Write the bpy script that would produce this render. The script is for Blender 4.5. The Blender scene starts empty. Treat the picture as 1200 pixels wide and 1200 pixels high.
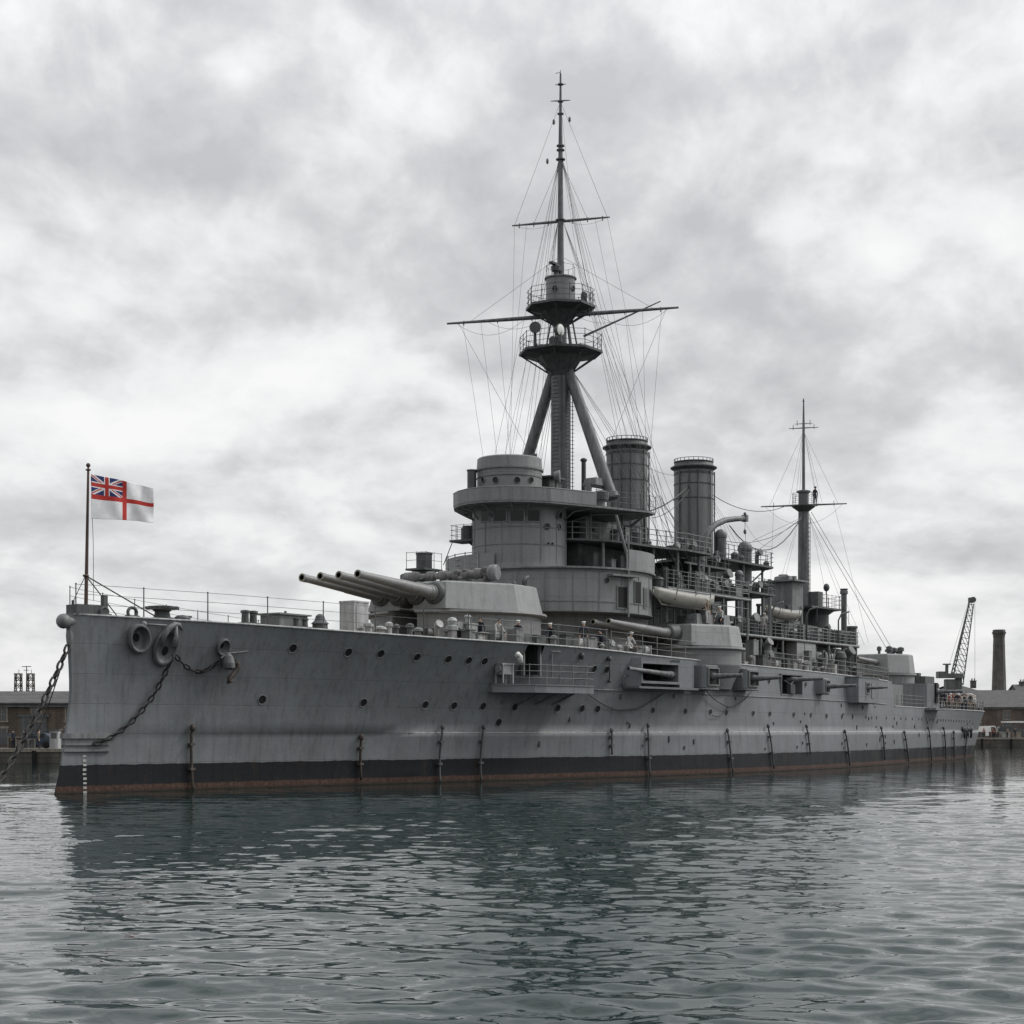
import bpy, bmesh, math, random
import numpy as np
from mathutils import Vector, Matrix
R = math.radians
rnd = random.Random(7)
sc = bpy.context.scene
COL = sc.collection

# ------------------------------------------------------------------ camera
EYE = 3.04; FPX = 2000.0; HORIZON = 855.0
cam_d = bpy.data.cameras.new("camera")
cam = bpy.data.objects.new("camera", cam_d); COL.objects.link(cam)
cam.location = (0, 0, EYE); cam.rotation_euler = (R(90), 0, 0)
cam_d.sensor_width = 36; cam_d.lens = FPX / 1200 * 36
cam_d.shift_y = (HORIZON - 600) / 1200
cam_d.clip_start = 0.5; cam_d.clip_end = 9000
sc.camera = cam
sc.view_settings.view_transform = 'Standard'; sc.view_settings.look = 'None'
sc.view_settings.gamma = 1.0; sc.view_settings.exposure = 0.17

# ------------------------------------------------------------------ ship frame
BX, BY = -21.3, 79.5                     # stem at the waterline
ANG = math.atan2(107.5, 71.6)
CA, SA = math.cos(ANG), math.sin(ANG)    # local x = aft, local y = starboard (port = -y)

def s_at(u, p):
    k = (u - 600) / FPX
    return (k * (BY - CA * p) - BX - SA * p) / (CA - SA * k)
def depth(s, p): return BY + SA * s - CA * p
def z_at(v, s, p): return EYE + (HORIZON - v) * depth(s, p) / FPX
def P(u, v, p=0.0):
    s = s_at(u, p)
    return Vector((s, -p, z_at(v, s, p)))
def W(s, p, z): return Vector((BX + CA * s + SA * p, BY + SA * s - CA * p, z))
def at(u, v, Y): return Vector(((u - 600) * Y / FPX, Y, EYE + (HORIZON - v) * Y / FPX))

def pchip(pts):
    xs = [a for a, b in pts]; ys = [b for a, b in pts]; n = len(xs)
    h = [xs[i+1]-xs[i] for i in range(n-1)]; dl = [(ys[i+1]-ys[i])/h[i] for i in range(n-1)]
    m = [dl[0]] + [0 if dl[i-1]*dl[i] <= 0 else 2*dl[i-1]*dl[i]/(dl[i-1]+dl[i]) for i in range(1, n-1)] + [dl[-1]]
    def f(x):
        if x <= xs[0]: return ys[0]
        if x >= xs[-1]: return ys[-1]
        i = 0
        while x > xs[i+1]: i += 1
        t = (x-xs[i])/h[i]
        return ((2*t**3-3*t*t+1)*ys[i] + (t**3-2*t*t+t)*h[i]*m[i] + (-2*t**3+3*t*t)*ys[i+1] + (t**3-t*t)*h[i]*m[i+1])
    return f
w_f = pchip([(0,.06),(4,.66),(8.6,1.35),(20,3.25),(33,6.0),(42,7.8),(50,8.85),(60,9.25),(68,9.05),(76,8.4),(86.5,7.1),(97,5.7),(108,4.3),(118,2.7),(125,1.2),(128,.5),(129,.05)])
d_f = pchip([(0,.14),(1.2,.75),(4,1.7),(8.6,3.3),(20,6.2),(33,8.25),(38,8.5),(44,8.5),(50,8.6),(60,8.75),(68,8.5),(76,7.9),(86.5,6.75),(97,5.6),(108,4.7),(118,3.6),(124,2.6),(127,1.5),(128.4,.7),(129,.1)])
s0_f = pchip([(-2,-.7),(0,0),(1.5,.4),(2.6,.6),(5,.95),(8.5,.75)])
s1_f = pchip([(-2,126.5),(0,128.4),(2.85,130.3),(5,130.7),(9,130.7)])
sheer = pchip([(0,8.5),(8,8.38),(20,8.15),(33,8.02),(43,7.82),(50,7.72),(60,7.58),(75,7.42),(88,7.25),(89,7.2),(100,6.2),(108,5.12),(132,5.0)])
S_BREAK = 88.0
S_BELT = 22.0
def zdeck(s):
    if s <= S_BREAK: return sheer(s)
    return 5.12 - .12 * (s - S_BREAK) / 44
def hb(s, z, belt=True):
    a, b = s0_f(z), s1_f(z)
    t = (s - a) / (b - a) * 129.0
    t = min(max(t, 0), 129)
    zr = sheer(s)
    q = max(0, min(1.0, z / zr)) ** 1.7
    p = w_f(t) + (d_f(t) - w_f(t)) * q
    if belt and z < 2.84 and s > S_BELT: p += .12
    return p
def HP(u, v, out=0.0):
    """point of the port side seen at that pixel -> (s, p, z)"""
    p = 5.0
    for _ in range(60):
        s = s_at(u, p); z = z_at(v, s, p); p += .5 * (hb(s, z) + out - p)
    return s, p, z
def hull_frame(s, z, out=0.0):
    """matrix: x = aft along the side, y = outward, z = up, origin on the port side"""
    e = .4
    p = hb(s, z); dp = (hb(s+e, z) - hb(s-e, z)) / (2*e)
    t = Vector((1, -dp, 0)).normalized()
    n = Vector((t.y, -t.x, 0)); n = n if n.y < 0 else -n
    M = Matrix.Identity(4)
    M.col[0][:3] = t; M.col[1][:3] = n; M.col[2][:3] = (0, 0, 1)
    M.translation = Vector((s, -p, z)) + n * out
    return M

# ------------------------------------------------------------------ mesh builder
class MB:
    def __init__(self):
        self.v = []; self.f = []; self.sm = []; self.mi = []; self.M = None; self.m = 0
    def av(self, p):
        p = Vector(p)
        if self.M is not None: p = self.M @ p
        self.v.append(tuple(p)); return len(self.v) - 1
    def face(self, idx, smooth=False):
        self.f.append(tuple(idx)); self.sm.append(smooth); self.mi.append(self.m)
    def poly(self, pts): self.face([self.av(p) for p in pts])
    def box(self, c, d, rot=0.0, taper=1.0):
        x, y, z = d[0]/2, d[1]/2, d[2]/2; ca, sa = math.cos(rot), math.sin(rot)
        ids = []
        for dz in (-1, 1):
            k = taper if dz > 0 else 1
            for dx, dy in ((-1,-1),(1,-1),(1,1),(-1,1)):
                X, Y = dx*x*k, dy*y*k
                ids.append(self.av((c[0]+X*ca-Y*sa, c[1]+X*sa+Y*ca, c[2]+dz*z)))
        a = ids
        for q in ((3,2,1,0),(4,5,6,7),(0,1,5,4),(1,2,6,5),(2,3,7,6),(3,0,4,7)): self.face([a[i] for i in q])
    def prism(self, lo, hi, z0, z1):
        n = len(lo)
        g = lambda z, i, poly: z(poly[i]) if callable(z) else z
        a = [self.av((lo[i][0], lo[i][1], g(z0, i, lo))) for i in range(n)]
        b = [self.av((hi[i][0], hi[i][1], g(z1, i, hi))) for i in range(n)]
        area = sum(lo[i][0]*lo[(i+1) % n][1]-lo[(i+1) % n][0]*lo[i][1] for i in range(n))
        if area < 0: a.reverse(); b.reverse()
        for i in range(n): self.face((a[i], a[(i+1) % n], b[(i+1) % n], b[i]))
        self.face(list(reversed(a))); self.face(b)
    def rod(self, p0, p1, r0, r1=None, n=8, cap=True):
        r1 = r0 if r1 is None else r1
        d = (Vector(p1) - Vector(p0)); L = d.length
        if L < 1e-6: return
        self.spin(p0, d, [(0, r0), (L, r1)], n, cap)
    def spin(self, p0, axis, prof, n=16, cap=True, a0=0.0, a1=2*math.pi, smooth=True):
        ax = Vector(axis).normalized(); p0 = Vector(p0)
        up = Vector((0,0,1)) if abs(ax.z) < .95 else Vector((1,0,0))
        e1 = (up - ax*up.dot(ax)).normalized() if abs(ax.z) < .95 else Vector((1,0,0))
        e2 = ax.cross(e1)
        full = abs(a1-a0) > 6.28
        m = n if full else n + 1
        def ring(t, r): return [self.av(p0 + ax*t + (e1*math.cos(a0+(a1-a0)*i/n) + e2*math.sin(a0+(a1-a0)*i/n))*r) for i in range(m)]
        for j in range(len(prof)-1):
            (t0, r0), (t1, r1) = prof[j], prof[j+1]
            A, B = ring(t0, max(r0, 1e-4)), ring(t1, max(r1, 1e-4))
            for i in range(n):
                k = (i+1) % m
                self.face((A[i], A[k], B[k], B[i]), smooth)
        if cap and full:
            if prof[0][1] > 1e-3: self.face(list(reversed(ring(*prof[0]))))
            if prof[-1][1] > 1e-3: self.face(ring(*prof[-1]))
    def tube(self, pts, r, n=6, cap=True):
        pts = [Vector(p) for p in pts]; N = len(pts); rr = r if isinstance(r, (list, tuple)) else [r]*N
        prev = None; rings = []
        for i, p in enumerate(pts):
            t = (pts[min(i+1, N-1)] - pts[max(i-1, 0)]).normalized()
            if prev is None:
                up = Vector((0,0,1)) if abs(t.z) < .95 else Vector((1,0,0))
                e1 = (up - t*up.dot(t)).normalized()
            else: e1 = (prev - t*prev.dot(t)).normalized()
            prev = e1; e2 = t.cross(e1)
            rings.append([self.av(p + (e1*math.cos(2*math.pi*k/n)+e2*math.sin(2*math.pi*k/n))*rr[i]) for k in range(n)])
        for A, B in zip(rings, rings[1:]):
            for k in range(n): self.face((A[k], A[(k+1) % n], B[(k+1) % n], B[k]), True)
        if cap: self.face(list(reversed(rings[0]))); self.face(rings[-1])
    def ball(self, c, r, n=12, sq=(1,1,1)):
        N = n//2; c = Vector(c); rows = []
        for j in range(N+1):
            th = math.pi*j/N
            rows.append([self.av(c + Vector((r*sq[0]*math.sin(th)*math.cos(2*math.pi*i/n), r*sq[1]*math.sin(th)*math.sin(2*math.pi*i/n), r*sq[2]*math.cos(th)))) for i in range(n)])
        for j in range(N):
            for i in range(n):
                self.face((rows[j][i], rows[j+1][i], rows[j+1][(i+1) % n], rows[j][(i+1) % n]), True)
    def build(self, name, mat, parent=None):
        me = bpy.data.meshes.new(name)
        me.from_pydata(self.v, [], self.f)
        for m in (mat if isinstance(mat, (list, tuple)) else [mat]): me.materials.append(m)
        me.polygons.foreach_set('use_smooth', self.sm)
        me.polygons.foreach_set('material_index', self.mi)
        me.update()
        o = bpy.data.objects.new(name, me); COL.objects.link(o)
        if parent is not None: o.parent = parent
        return o

def tag(o, label=None, cat=None, group=None, kind=None):
    if label: o['label'] = label
    if cat: o['category'] = cat
    if group: o['group'] = group
    if kind: o['kind'] = kind
    return o
def empty(name, loc=(0,0,0), rz=0.0):
    o = bpy.data.objects.new(name, None); COL.objects.link(o)
    o.location = loc; o.rotation_euler = (0,0,rz); o.empty_display_size = .5
    return o
def copy_tree(o, parent=None):
    c = o.copy(); COL.objects.link(c)
    if parent is not None: c.parent = parent
    for ch in list(o.children): copy_tree(ch, c)
    return c

# ------------------------------------------------------------------ materials
def nodes(name):
    m = bpy.data.materials.new(name); m.use_nodes = True
    nt = m.node_tree; nt.nodes.clear()
    out = nt.nodes.new('ShaderNodeOutputMaterial'); b = nt.nodes.new('ShaderNodeBsdfPrincipled')
    nt.links.new(b.outputs[0], out.inputs[0])
    return m, nt, b
def N(nt, t, **kw):
    n = nt.nodes.new(t)
    for k, v in kw.items():
        if k in n.inputs: n.inputs[k].default_value = v
        else: setattr(n, k, v)
    return n
def mapping(nt, scale, coord='Object', loc=(0,0,0)):
    tc = nt.nodes.new('ShaderNodeTexCoord'); mp = nt.nodes.new('ShaderNodeMapping')
    mp.inputs['Scale'].default_value = scale; mp.inputs['Location'].default_value = loc
    nt.links.new(tc.outputs[coord], mp.inputs[0]); return mp
def ramp(nt, src, stops):
    r = nt.nodes.new('ShaderNodeValToRGB'); e = r.color_ramp.elements
    while len(e) > 1: e.remove(e[0])
    e[0].position = stops[0][0]; e[0].color = stops[0][1]
    for pos, c in stops[1:]:
        x = e.new(pos); x.color = c
    nt.links.new(src, r.inputs[0]); return r
def g(v): return (v, v, v, 1)
def mix(nt, mode, fac, a, b):
    m = nt.nodes.new('ShaderNodeMix'); m.data_type = 'RGBA'; m.blend_type = mode
    for s, x in ((0, fac), (6, a), (7, b)):
        if hasattr(x, 'is_output') or isinstance(x, bpy.types.NodeSocket): nt.links.new(x, m.inputs[s])
        else: m.inputs[s].default_value = x
    return m.outputs[2]
def simple(name, col, rough=.6, var=.25, scale=1.5, metallic=0.0, bump=0.0, streak=0.35, rust=0.0, spec=.35):
    m, nt, b = nodes(name)
    c4 = (*col, 1)
    n1 = N(nt, 'ShaderNodeTexNoise', Scale=scale, Detail=6.0, Roughness=.65); nt.links.new(mapping(nt, (1,1,1)).outputs[0], n1.inputs['Vector'])
    r1 = ramp(nt, n1.outputs[0], [(.3, g(1-var)), (.7, g(1+var*.6))])
    c = mix(nt, 'MULTIPLY', 1.0, c4, r1.outputs[0])
    if streak:
        n2 = N(nt, 'ShaderNodeTexNoise', Scale=1.0, Detail=5.0, Roughness=.6); nt.links.new(mapping(nt, (4.5,4.5,.35)).outputs[0], n2.inputs['Vector'])
        r2 = ramp(nt, n2.outputs[0], [(.38, g(1-streak)), (.6, g(1.0)), (.8, g(1+streak*.3))])
        c = mix(nt, 'MULTIPLY', 1.0, c, r2.outputs[0])
    if rust:
        n3 = N(nt, 'ShaderNodeTexNoise', Scale=1.3, Detail=8.0, Roughness=.7); nt.links.new(mapping(nt, (2.2,2.2,.6), loc=(3,1,5)).outputs[0], n3.inputs['Vector'])
        r3 = ramp(nt, n3.outputs[0], [(.66-rust*.1, g(0)), (.8, g(.7))])
        c = mix(nt, 'MIX', r3.outputs[0], c, (.10,.052,.03,1))
    nt.links.new(c, b.inputs['Base Color'])
    b.inputs['Roughness'].default_value = rough; b.inputs['Metallic'].default_value = metallic
    b.inputs['Specular IOR Level'].default_value = spec
    if bump:
        bp = N(nt, 'ShaderNodeBump', Strength=bump, Distance=.05); nt.links.new(n1.outputs[0], bp.inputs['Height']); nt.links.new(bp.outputs[0], b.inputs['Normal'])
    return m

def plated(name, col, bw=3.0, bh=1.2, axis='XZ', rough=.5, rust=.3, hull=False, seam=.72):
    """painted steel plating: seams, dents, rain streaks, rust weeps"""
    m, nt, b = nodes(name); L = nt.links.new
    tc = nt.nodes.new('ShaderNodeTexCoord'); sx = nt.nodes.new('ShaderNodeSeparateXYZ'); L(tc.outputs['Object'], sx.inputs[0])
    cx = nt.nodes.new('ShaderNodeCombineXYZ')
    if axis == 'XZ':
        L(sx.outputs[0], cx.inputs[0])
    else:                                          # round things: seams follow the diagonal x+y
        a = N(nt, 'ShaderNodeMath', operation='SUBTRACT'); L(sx.outputs[0], a.inputs[0]); L(sx.outputs[1], a.inputs[1]); L(a.outputs[0], cx.inputs[0])
    L(sx.outputs[2], cx.inputs[1])
    br = N(nt, 'ShaderNodeTexBrick', Scale=1.0); L(cx.outputs[0], br.inputs['Vector'])
    br.inputs['Color1'].default_value = g(.96); br.inputs['Color2'].default_value = g(1.04); br.inputs['Mortar'].default_value = g(seam)
    br.inputs['Mortar Size'].default_value = .016; br.inputs['Mortar Smooth'].default_value = .6
    br.inputs['Brick Width'].default_value = bw; br.inputs['Row Height'].default_value = bh
    n1 = N(nt, 'ShaderNodeTexNoise', Scale=.35, Detail=8.0, Roughness=.62); L(tc.outputs['Object'], n1.inputs['Vector'])
    r1 = ramp(nt, n1.outputs[0], [(.3, g(.85)), (.7, g(1.09))])
    c = mix(nt, 'MULTIPLY', 1.0, (*col, 1), br.outputs['Color'])
    c = mix(nt, 'MULTIPLY', 1.0, c, r1.outputs[0])
    n2 = N(nt, 'ShaderNodeTexNoise', Scale=1.0, Detail=7.0, Roughness=.6); L(mapping(nt, (3.4,3.4,.13)).outputs[0], n2.inputs['Vector'])
    r2 = ramp(nt, n2.outputs[0], [(.30, g(.74)), (.48, g(1.0)), (.75, g(1.10))])
    c = mix(nt, 'MULTIPLY', .85, c, r2.outputs[0])
    n5 = N(nt, 'ShaderNodeTexNoise', Scale=6.0, Detail=4.0, Roughness=.7); L(tc.outputs['Object'], n5.inputs['Vector'])
    r5 = ramp(nt, n5.outputs[0], [(.25, g(.9)), (.75, g(1.08))])
    c = mix(nt, 'MULTIPLY', 1.0, c, r5.outputs[0])
    # rust weeping
    n3 = N(nt, 'ShaderNodeTexNoise', Scale=1.0, Detail=9.0, Roughness=.7); L(mapping(nt, (1.3,1.3,.28), loc=(7,2,3)).outputs[0], n3.inputs['Vector'])
    r3 = ramp(nt, n3.outputs[0], [(.56, g(0)), (.72, g(rust))])
    c = mix(nt, 'MIX', r3.outputs[0], c, (.085,.06,.045,1))
    if hull:
        # wobbling paint lines: black boot topping, then red lead, slime at the water
        nw = N(nt, 'ShaderNodeTexNoise', Scale=1.1, Detail=9.0, Roughness=.78); L(tc.outputs['Object'], nw.inputs['Vector'])
        aw = N(nt, 'ShaderNodeMath', operation='MULTIPLY_ADD'); L(nw.outputs[0], aw.inputs[0]); aw.inputs[1].default_value = .22; L(sx.outputs[2], aw.inputs[2])
        def below(h, soft):
            mr = N(nt, 'ShaderNodeMapRange'); L(aw.outputs[0], mr.inputs[0]); mr.inputs[1].default_value = h+.11-soft; mr.inputs[2].default_value = h+.11+soft
            mr.inputs[3].default_value = 1; mr.inputs[4].default_value = 0; return mr.outputs[0]
        blk = mix(nt, 'MULTIPLY', .9, (.014,.015,.017,1), r2.outputs[0])
        blk = mix(nt, 'MIX', r3.outputs[0], blk, (.05,.035,.025,1))
        r7 = ramp(nt, n5.outputs[0], [(.58, g(0)), (.72, g(.35))]); blk = mix(nt, 'MIX', r7.outputs[0], blk, (.05,.05,.05,1))
        n8 = N(nt, 'ShaderNodeTexNoise', Scale=1.0, Detail=10.0, Roughness=.75); L(mapping(nt, (3.0,3.0,5.0), loc=(1,8,2)).outputs[0], n8.inputs['Vector'])
        r8 = ramp(nt, n8.outputs[0], [(.64, g(0)), (.70, g(.4))]); c = mix(nt, 'MIX', r8.outputs[0], c, (.26,.27,.275,1))
        r9 = ramp(nt, n8.outputs[0], [(.28, g(.5)), (.35, g(0))]); c = mix(nt, 'MIX', r9.outputs[0], c, (.07,.065,.06,1))
        c = mix(nt, 'MIX', below(1.36, .012), c, blk)
        r6 = ramp(nt, n5.outputs[0], [(.3, (.028,.020,.016,1)), (.52, (.062,.036,.028,1)), (.75, (.10,.07,.057,1))])
        c = mix(nt, 'MIX', below(.38, .03), c, r6.outputs[0])
        c = mix(nt, 'MIX', below(.12, .08), c, (.022,.019,.015,1))
    L(c, b.inputs['Base Color'])
    rr = ramp(nt, n1.outputs[0], [(.3, g(rough-.08)), (.7, g(rough+.12))]); L(rr.outputs[0], b.inputs['Roughness'])
    b.inputs['Specular IOR Level'].default_value = .10 if hull else .35
    # bump: seams + panel dents
    mm = N(nt, 'ShaderNodeMath', operation='MULTIPLY_ADD'); L(br.outputs['Fac'], mm.inputs[0]); mm.inputs[1].default_value = -.25
    n4 = N(nt, 'ShaderNodeTexNoise', Scale=1.0, Detail=2.0); L(mapping(nt, (.9,.9,1.1)).outputs[0], n4.inputs['Vector']); L(n4.outputs[0], mm.inputs[2])
    bp = N(nt, 'ShaderNodeBump', Strength=.6, Distance=.05); L(mm.outputs[0], bp.inputs['Height']); L(bp.outputs[0], b.inputs['Normal'])
    return m

M = {}
M['hull'] = plated('hull_paint', (.152,.161,.167), 5.2, 1.42, 'XZ', .5, .42, hull=True)
M['super'] = plated('superstructure_paint', (.170,.174,.176), 2.6, 1.15, 'XY', .5, .3)
M['turret'] = plated('turret_paint', (.215,.219,.22), 3.4, 2.4, 'XY', .5, .2)
M['grey'] = simple('grey_paint', (.165,.170,.172), .55, .25, 1.2, streak=.3, rust=.15)
M['dgrey'] = simple('dark_grey_paint', (.080,.084,.086), .6, .3, 1.5, streak=.35, rust=.2)
M['mast'] = simple('mast_paint', (.130,.134,.137), .55, .3, 1.6, streak=.4, rust=.15)
M['funnel'] = plated('funnel_paint', (.158,.162,.164), 60.0, 30.0, 'XY', .6, .35, seam=.95)
M['gun'] = simple('gun_paint', (.145,.148,.146), .38, .2, 1.0, streak=.15, spec=.5)
M['pale'] = simple('pale_grey_paint', (.34,.345,.345), .55, .2, 1.5)
M['mark'] = simple('faded_white_mark', (.42,.42,.40), .7, .4, 6.0)
M['white'] = simple('white_paint', (.66,.66,.64), .5, .12, 2.0, streak=.2)
M['cream'] = simple('cream_paint', (.30,.29,.26), .5, .25, 1.2, streak=.08)
M['black'] = simple('black_and_opening_shade', (.005,.005,.006), .8, .3, 2.0, streak=0)  # plain black, also painted for the darkness inside ports, doors, slits and bores
M['glass'] = simple('dark_glass', (.005,.006,.007), .15, .1, 1.0, streak=0, spec=.25)
M['iron'] = simple('chain_iron', (.016,.015,.0145), .6, .4, 3.0, streak=0, rust=.25, bump=.3, spec=.25)
M['rust'] = simple('rusty_steel', (.062,.05,.042), .75, .5, 2.5, streak=.4, rust=.6, bump=.4)
M['staff'] = simple('varnished_staff', (.075,.045,.033), .45, .3, 2.0, streak=.4)
M['wire'] = simple('wire_rope', (.10,.10,.10), .6, .2, 3.0, streak=0)
M['rope'] = simple('hemp_rope', (.07,.07,.065), .85, .3, 6.0, streak=0)
M['canvas'] = simple('canvas', (.17,.17,.165), .9, .35, 2.2, streak=.3, bump=.5)
M['brass'] = simple('dull_brass', (.20,.19,.15), .4, .2, 3.0, metallic=.3, streak=0)
M['teak'] = simple('deck_teak', (.20,.17,.13), .7, .3, 1.0, streak=0)
# ------------------------------------------------------------------ battleship
ship = empty('battleship', (BX, BY, 0), ANG)
tag(ship, 'long grey twin-funnel battleship with tripod mast and big gun turrets, moored in the harbour', 'warship')

def hull_grid():
    mb = MB()
    ss = [0, .15, .4, .8, 1.3, 2, 3, 4, 5.5, 7] + [7 + 1.5*i for i in range(1, 79)] + [125, 126, 127, 127.8, 128.3, 128.7, 128.9, 129]
    brk = S_BREAK
    tb = None
    def column(t, side, aft):
        col = []
        zs = [-2, -.8, 0, .2, .42, .8, 1.36, 2.0, 2.6, 2.84, 2.85]
        # top levels by deck height
        s_mid = t/129*130.7
        zt = zdeck(s_mid) if not aft else 5.12 - .12*(s_mid-brk)/44
        n = 9
        zs += [2.85 + (zt-2.85)*(i/n) for i in range(1, n+1)]
        for k, z in enumerate(zs):
            a, b = s0_f(z), s1_f(z)
            s = a + t/129*(b-a)
            zz = z + (.004 if k == 10 else 0)
            p = hb(s, 2.80 if k == 9 else zz)
            if k == 10: p = hb(s, 2.86)
            col.append(Vector((s, -p*side, z)))
        return col
    def add(ts, aft, side):
        prev = None
        for t in ts:
            c = [mb.av(p) for p in column(t, side, aft)]
            if prev:
                for j in range(len(c)-1):
                    q = (prev[j], c[j], c[j+1], prev[j+1])
                    mb.face(q if side > 0 else q[::-1], True)
            prev = c
    tbreak = brk/130.7*129
    ts = sorted(set([t for t in ss if t < tbreak] + [tbreak]))
    ta = [tbreak] + [t for t in ss if t > tbreak]
    for side in (1, -1):
        add(ts, False, side); add(ta, True, side)
    # decks
    for tt, aft in ((ts, False), (ta, True)):
        for t0, t1 in zip(tt, tt[1:]):
            A = column(t0, 1, aft)[-1]; B = column(t1, 1, aft)[-1]
            mb.m = 1
            d = Vector((0,0,-.01))
            mb.poly([A+d, B+d, Vector((B.x, -B.y, B.z))+d, Vector((A.x, -A.y, A.z))+d])
            mb.m = 0
    # stem and stern bars
    for t, aft in ((0, False), (129, True)):
        A = column(t, 1, aft); B = column(t, -1, aft)
        for j in range(len(A)-1):
            q = [A[j], A[j+1], B[j+1], B[j]]
            mb.poly(q if t == 0 else q[::-1])
    # bulkhead at the break of the forecastle
    A = column(tbreak, 1, False)[-1]; B = column(tbreak, 1, True)[-1]
    mb.poly([A, B, Vector((B.x, -B.y, B.z)), Vector((A.x, -A.y, A.z))])
    return mb
hull = hull_grid().build('hull', [M['hull'], M['teak']], ship)

def side_line(z_of, s_a, s_b, r, side=1, out=.02, step=1.0):
    pts = []; s = s_a
    while s <= s_b + 1e-6:
        z = z_of(s); pts.append((s, -side*(hb(s, z)+out), z)); s += step
    return pts
mb = MB()
for side in (1, -1):
    mb.tube(side_line(lambda s: zdeck(s)-.03, .95, 87.8, .05, side, .0), .055, 6)
    mb.tube(side_line(lambda s: zdeck(s)-.03, 88.3, 130.2, .05, side, .0), .05, 6)
mb.build('gunwale', M['pale'], hull)
mb = MB()
mb.tube(side_line(lambda s: 2.86, S_BELT, 130.0, .05, 1, .05), .035, 6)
mb.tube(side_line(lambda s: 2.86, S_BELT, 130.0, .05, -1, .06), .045, 6)
mb.build('rubbing_strake', M['mark'], hull)
# knuckle strake along the upper side
mb = MB()
mb.tube(side_line(lambda s: z_at(809, s, 9.0) if s < 0 else 5.55-.006*(s-30), 36, 86, .03, 1, .02), .04, 6)
mb.build('plating_strake', M['grey'], hull)

# portholes
def porthole_mesh():
    mb = MB()
    mb.spin((0,-.02,0), (0,1,0), [(0,.27),(.05,.27),(.065,.25),(.05,.225),(.02,.22)], 18, cap=False)
    mb.m = 1
    mb.spin((0,-.02,0), (0,1,0), [(.03,.228),(.031,.0)], 18, cap=False)
    return mb
pts_up = [(343,759.6),(408,764.3),(446,766),(488.5,770),(525,772.5),(549,774),(567.5,775),(696,784),(710.5,785)]
pts_lo = [(307,820),(425.7,823.5),(498,826),(531.7,827),(565.8,827.6),(584,846.6),(603,828.6),(653,830),(681.7,830.5),(700,831),(765,832.5),(803,833.5),(832.5,834.3),(851,835),(882.5,836),(902,836.7),(930,837.5),(950,838),(968.5,839),(986.5,839.8),(999,840),(1014.6,840.4),(1021.5,841),(1027,841),(1038.5,841.7),(1048,842),(1055.6,842),(1061.5,842.3),(1069,842.4),(1076.5,842.6),(1080,842.7),(1085.4,843),(1089.6,843.4),(1093.3,843.6)]
pts_lo += [(1099+3.1*i, 844+.12*i) for i in range(13)]
pts_lo += [(901,798),(944,802),(956.5,802.5),(1009,806)]
first = None
for i, (u, v) in enumerate(pts_up + pts_lo):
    s, p, z = HP(u, v)
    F = hull_frame(s, z)
    # lean with the flare
    e = .2; dpz = (hb(s, z+e) - hb(s, z-e)) / (2*e)
    F = F @ Matrix.Rotation(-math.atan(dpz), 4, 'X')
    o = porthole_mesh().build('porthole', [M['pale'] if False else M['grey'], M['black']], hull) if first is None else first.copy()
    if first is None: first = o
    else: COL.objects.link(o); o.parent = hull
    sc_ = 1.0 if u < 720 else (.8 if u < 1000 else .6)
    o.matrix_local = F @ Matrix.Scale(sc_, 4)

# vertical net booms / pipes on the side
booms = [(222,853,224,930,1),(421,864,421,914,1),(515,852,514,921,0),(563,852,562,919,0),(756,850,760,911,0),(849,856,857,908,0),(897,851,905,901,0),(942,851,947.5,884,0),(987,857,994,897,0),(1030,853,1035,890,0),(1058,858,1063,892,0),(1085,853,1090,891,0),(1103,853,1107,889,0),(1116,858,1116.5,888,0),(1130,856,1129,887,0),(713,856,715,884,0)]
for (u0,v0,u1,v1,k) in booms:
    a = HP(u0, v0); b = HP(u1, v1)
    mb = MB(); pts = []
    for i in range(9):
        t = i/8; s = a[0]+(b[0]-a[0])*t; z = a[2]+(b[2]-a[2])*t
        z = max(z, .05)
        pts.append((s, -(hb(s, z)+.10+(.05 if z < 2.84 else .12)), z))
    mb.tube(pts, .075 if k else .065, 8)
    mb.ball(pts[0], .15 if k else .13, 10, (1,1,1.25))
    for i in (2, 5): mb.box(pts[i], (.32,.22,.12))
    mb.build('side_boom', M['rust'] if k else M['dgrey'], hull)

# scuppers and small weeping pads on the side
for _ in range(46):
    s = rnd.uniform(26, 122); z = rnd.choice([rnd.uniform(3.2, 4.3), rnd.uniform(4.8, 5.4), rnd.uniform(1.6, 2.6)])
    if z > zdeck(s)-.6: continue
    mb = MB(); mb.M = hull_frame(s, z); mb.box((0,.0,0), (.12,.14,rnd.uniform(.12,.4))); mb.build('side_fitting', M['dgrey'], hull)

# draught marks
for k in range(9):
    u, v = 99.3, 886 + 5.3*k
    s, p, z = HP(u, v); mb = MB(); mb.M = hull_frame(s, z)
    mb.box((rnd.uniform(-.02,.02),.005,0), (.19,.03,.09+.03*(k%2))); mb.build('draught_mark', M['mark'], hull)

# bow collar
mb = MB()
for (za, zb, o) in ((2.62, 2.86, .20), (2.30, 2.62, .09), (2.0, 2.1, .13)):
    lo = []
    for s in [2.9, 2.2, 1.5, 1.0, .75]: lo.append((s, -(hb(s, 2.6)+o)))
    tip = s0_f(2.6)-o; lo.append((tip, -.12)); lo.append((tip, .12))
    lo += [(a, -b) for a, b in reversed(lo[:-2])]
    mb.prism(lo, lo, za, zb)
mb.build('stem_collar', M['grey'], hull)
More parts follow.
